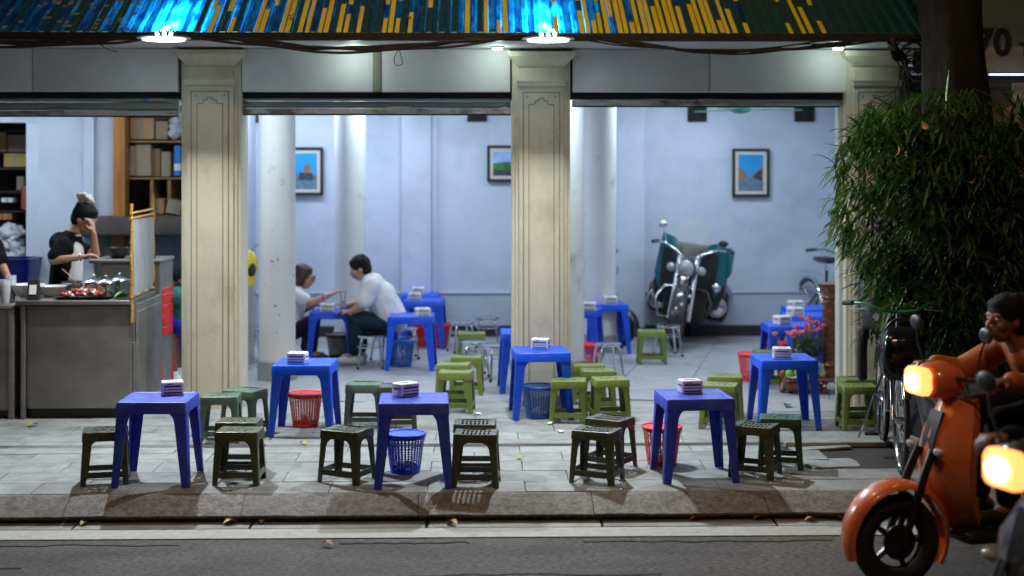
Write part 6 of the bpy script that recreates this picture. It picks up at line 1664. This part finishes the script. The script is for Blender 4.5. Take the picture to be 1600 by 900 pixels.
# ============================================================ TREE AND BAMBOO
tr = thing('street_tree', 'thick dark street tree trunk rising behind the bamboo bush', 'tree', (wx(1492,10.05), 10.05, 0))
mb = MB(); rings = []
NB = 28
for i in range(40):
    z = i*.165; r = .245+.16*math.exp(-z*3)+.012*math.sin(z*4)-.008*z
    cx = .06*math.sin(z*.8)-.035*z+.04
    rings.append([(cx+(r+.014*math.sin(5*a+z*2.2)+.008*math.sin(11*a-z*5)+U(-.004,.004))*math.cos(a), (r+.014*math.sin(5*a+z*2.2)+U(-.004,.004))*math.sin(a), z) for a in [2*math.pi*q/NB for q in range(NB)]])
mb.loft(rings); mb.build('trunk', M['bark'], tr, smooth=60)
for (a, z, L_) in ((.4,4.2,2.4),(2.6,4.8,2.2),(4.4,4.5,2.6),(1.4,5.5,2.2),(5.4,5.6,2.0),(3.4,6.1,1.8)):
    mb = MB(); d = V((math.cos(a), math.sin(a), .75)).normalized(); p = V((-.1,0,z)); pts = [p, p+d*L_*.35, p+d*L_*.7+V((0,0,.15)), p+d*L_+V((0,0,.4))]
    mb.tube(pts, [.12,.09,.05,.02], 10); mb.build('limb', M['bark'], tr, smooth=60)
mb = MB()
for k in range(5200):
    a = U(0,6.3); rr = 2.7*R()**.5; z = 6.6+U(-1.5,1.6)*math.sqrt(max(.05,1-(rr/2.8)**2)); z += .3*math.sin(a*5)
    if math.sin(a*3+rr*2.4)*math.sin(z*2.3+a) < -.35: continue
    mb.M = T(rr*math.cos(a), rr*math.sin(a), z) @ Rz(U(0,6.3)) @ Matrix.Rotation(U(-1.2,.6),4,'X')
    L_ = U(.07,.14); mb.add([(0,0,0),(-L_*.3,L_*.5,.01),(0,L_,0),(L_*.3,L_*.5,.01)], [(0,1,2,3)])
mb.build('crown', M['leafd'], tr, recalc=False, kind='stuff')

Yb0 = 9.55
bx0 = wx(1505, Yb0)
bb = thing('bamboo_bush', 'dense drooping bamboo bush in front of the tree at the right', 'bush', (bx0, Yb0, 0))
mb = MB(); mb.lathe([(0,0),(.24,0),(.33,.42),(.35,.44),(.35,.48),(.31,.48),(.30,.43),(0,.43)], n=32); mb.build('planter', M['plinth'], bb)
mb = MB(); mb.lathe([(0,.431),(.298,.431),(.298,.434),(0,.434)], n=24); mb.build('soil', M['dirt'], bb)
def bleaf(mb_, p, d, ln, wd, droop):
    d = d.normalized(); side = d.cross(V((0,0,1)))
    if side.length < .05: side = V((1,0,0))
    side.normalize(); q = []; pos = p.copy(); dd = d.copy(); n = 4
    for i in range(n+1):
        t_ = i/n; w_ = wd*.5*(math.sin(math.pi*min(1,(t_*.85+.10)))**.8 if i < n else .02); up = side.cross(dd).normalized()
        q.append((pos-side*w_+up*w_*.35, pos.copy(), pos+side*w_+up*w_*.35))
        pos = pos+dd*ln/n; dd = (dd+V((0,0,-droop/n))).normalized()
    vs = [x for tri in q for x in tri]; fs = []
    for i in range(n): a = i*3; fs += [(a,a+3,a+4,a+1),(a+1,a+4,a+5,a+2)]
    mb_.add(vs, fs)
# silhouette (px) of the bush -> half-widths per height
def prof_px(py):   # left edge by row
    P_ = [(140,1480),(160,1410),(175,1370),(200,1352),(240,1328),(262,1312),(285,1338),(320,1330),(345,1318),(375,1335),(400,1362),(430,1362),(455,1385),(480,1402),(520,1432),(555,1460),(575,1500)]
    for (a, xa), (b_, xb) in zip(P_, P_[1:]):
        if a <= py <= b_: return lerp(xa, xb, (py-a)/(b_-a))
    return 1480
k_ = Yb0/F
culms = []
for k in range(26):
    a = U(0,6.3); tipz = U(1.3,2.3); out = U(.15,.95); hd = V((math.cos(a), math.sin(a)*.7, 0))
    base = V((U(-.2,.2), U(-.2,.2), .43)); pts = [base, base+V((0,0,tipz*.35))+hd*out*.1, base+V((0,0,tipz*.62))+hd*out*.35, base+V((0,0,tipz*.78))+hd*out*.7, base+V((0,0,tipz*.75))+hd*out]
    mb = MB(); mb.tube(pts, [.009,.008,.006,.004,.002], 6); mb.build('stem', M['stem'], bb, smooth=60)
near = []; stuff = MB()
count = 0
def cluster(px, py, dY, big=1.0, edge=False):
    global count
    p = at(px, py, Yb0+dY)-V(bb.location)
    outd = (p-V((0,0,1.35))); outd.z = 0; outd = outd.normalized()
    az = math.atan2(outd.y, outd.x)+U(-1.1,1.1); n = random.randint(5,9)
    for i in range(n):
        a2 = az+(i-(n-1)/2)*U(.15,.42); el = -U(.0,1.05) if not edge else -U(.45,1.2)
        if R() < .12: el = U(0,.7)
        d = V((math.cos(a2)*math.cos(el), math.sin(a2)*math.cos(el), math.sin(el)))
        ln = U(.10,.21)*big; wd = ln*U(.10,.155)
        near.append((dY, p+V((U(-.05,.05),U(-.05,.05),U(-.04,.04))), d, ln, wd, U(.1,.9)))
for py in range(150, 572, 12):
    xl = prof_px(py)
    px = xl-10
    while px < 1740:
        rowf = (px-xl)
        u = (px-1505)/230; v = (py-340)/215
        dmax = .62*math.sqrt(max(.02, 1-min(.98, u*u*.8+v*v*.6)))
        for q in range(2):
            dY = -dmax*U(.55,1.0) if q == 0 else U(-dmax*.4, dmax)
            low = 575-max(0,(1500-px))*.55+18*math.sin(px*.06)
            if R() < .93 and py < low and math.sin(px*.035+py*.02)*math.sin(py*.045-px*.01) > -.55: cluster(px+U(-7,7)+6, py+U(-7,7), dY, 1.0)
        px += U(19,30)
# stray sprays beyond the outline
for (px, py) in ((1312,262),(1300,270),(1296,300),(1306,352),(1310,362),(1322,250),(1345,218),(1350,190),(1332,255),(1305,330),(1360,178),(1388,172),(1410,160),(1350,440),(1372,470),(1410,535),(1318,372),(1322,395)):
    cluster(px+14, py-6, U(-.2,.1), 1.2, True)
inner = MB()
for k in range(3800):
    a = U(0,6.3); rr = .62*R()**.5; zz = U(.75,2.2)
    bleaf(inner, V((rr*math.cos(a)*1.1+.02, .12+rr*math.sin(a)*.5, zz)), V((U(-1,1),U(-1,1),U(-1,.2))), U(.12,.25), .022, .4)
inner.build('inner_foliage', M['leafd'], bb, smooth=60, recalc=False, kind='stuff')  # darker leaf colour stands in for the shade deep inside the bush
near.sort(key=lambda q: q[0])
# the 300 that show largest: single leaf objects sharing six meshes
lm = []
for k in range(6):
    mb = MB(); bleaf(mb, V((0,0,0)), V((1,0,.1)), 1.0, U(.10,.14), .25+.15*k); lm.append(mb.mesh('leaf', M['leaf'], smooth=60, recalc=False))
single = 0; vis = [q for q in near if at(1590,0,Yb0).x > q[1].x+bb.location.x]
pick = set(id(q) for q in vis[:1200:4][:290])
for q in near:
    if id(q) in pick:
        d = q[2]; yaw = math.atan2(d.y, d.x); pit = -math.asin(max(-1,min(1,d.z)))
        o = inst(lm[single % 6], 'leaf', q[1], bb, (0, pit, yaw), (q[3],)*3); o.rotation_mode = 'XYZ'; single += 1
    else: bleaf(stuff, q[1], q[2], q[3], q[4], q[5])
print('leaves', len(near))
stuff.build('foliage', M['leaf'], bb, smooth=60, recalc=False, kind='stuff')
for (px, py) in ((1402,228),(1440,188),(1525,247),(1523,275)):
    p = at(px, py, Yb0-.6)-V(bb.location); inst(lo_, 'dry_leaf', p, bb, (U(0,3),U(0,3),U(0,3)), (1.1,)*3)
mb = MB(); bleaf(mb, at(1478,170,Yb0-.3)-V(bb.location), V((.08,0,1)), .26, .035, .02); mb.build('upright_leaf', M['leafgreen'], bb, recalc=False)
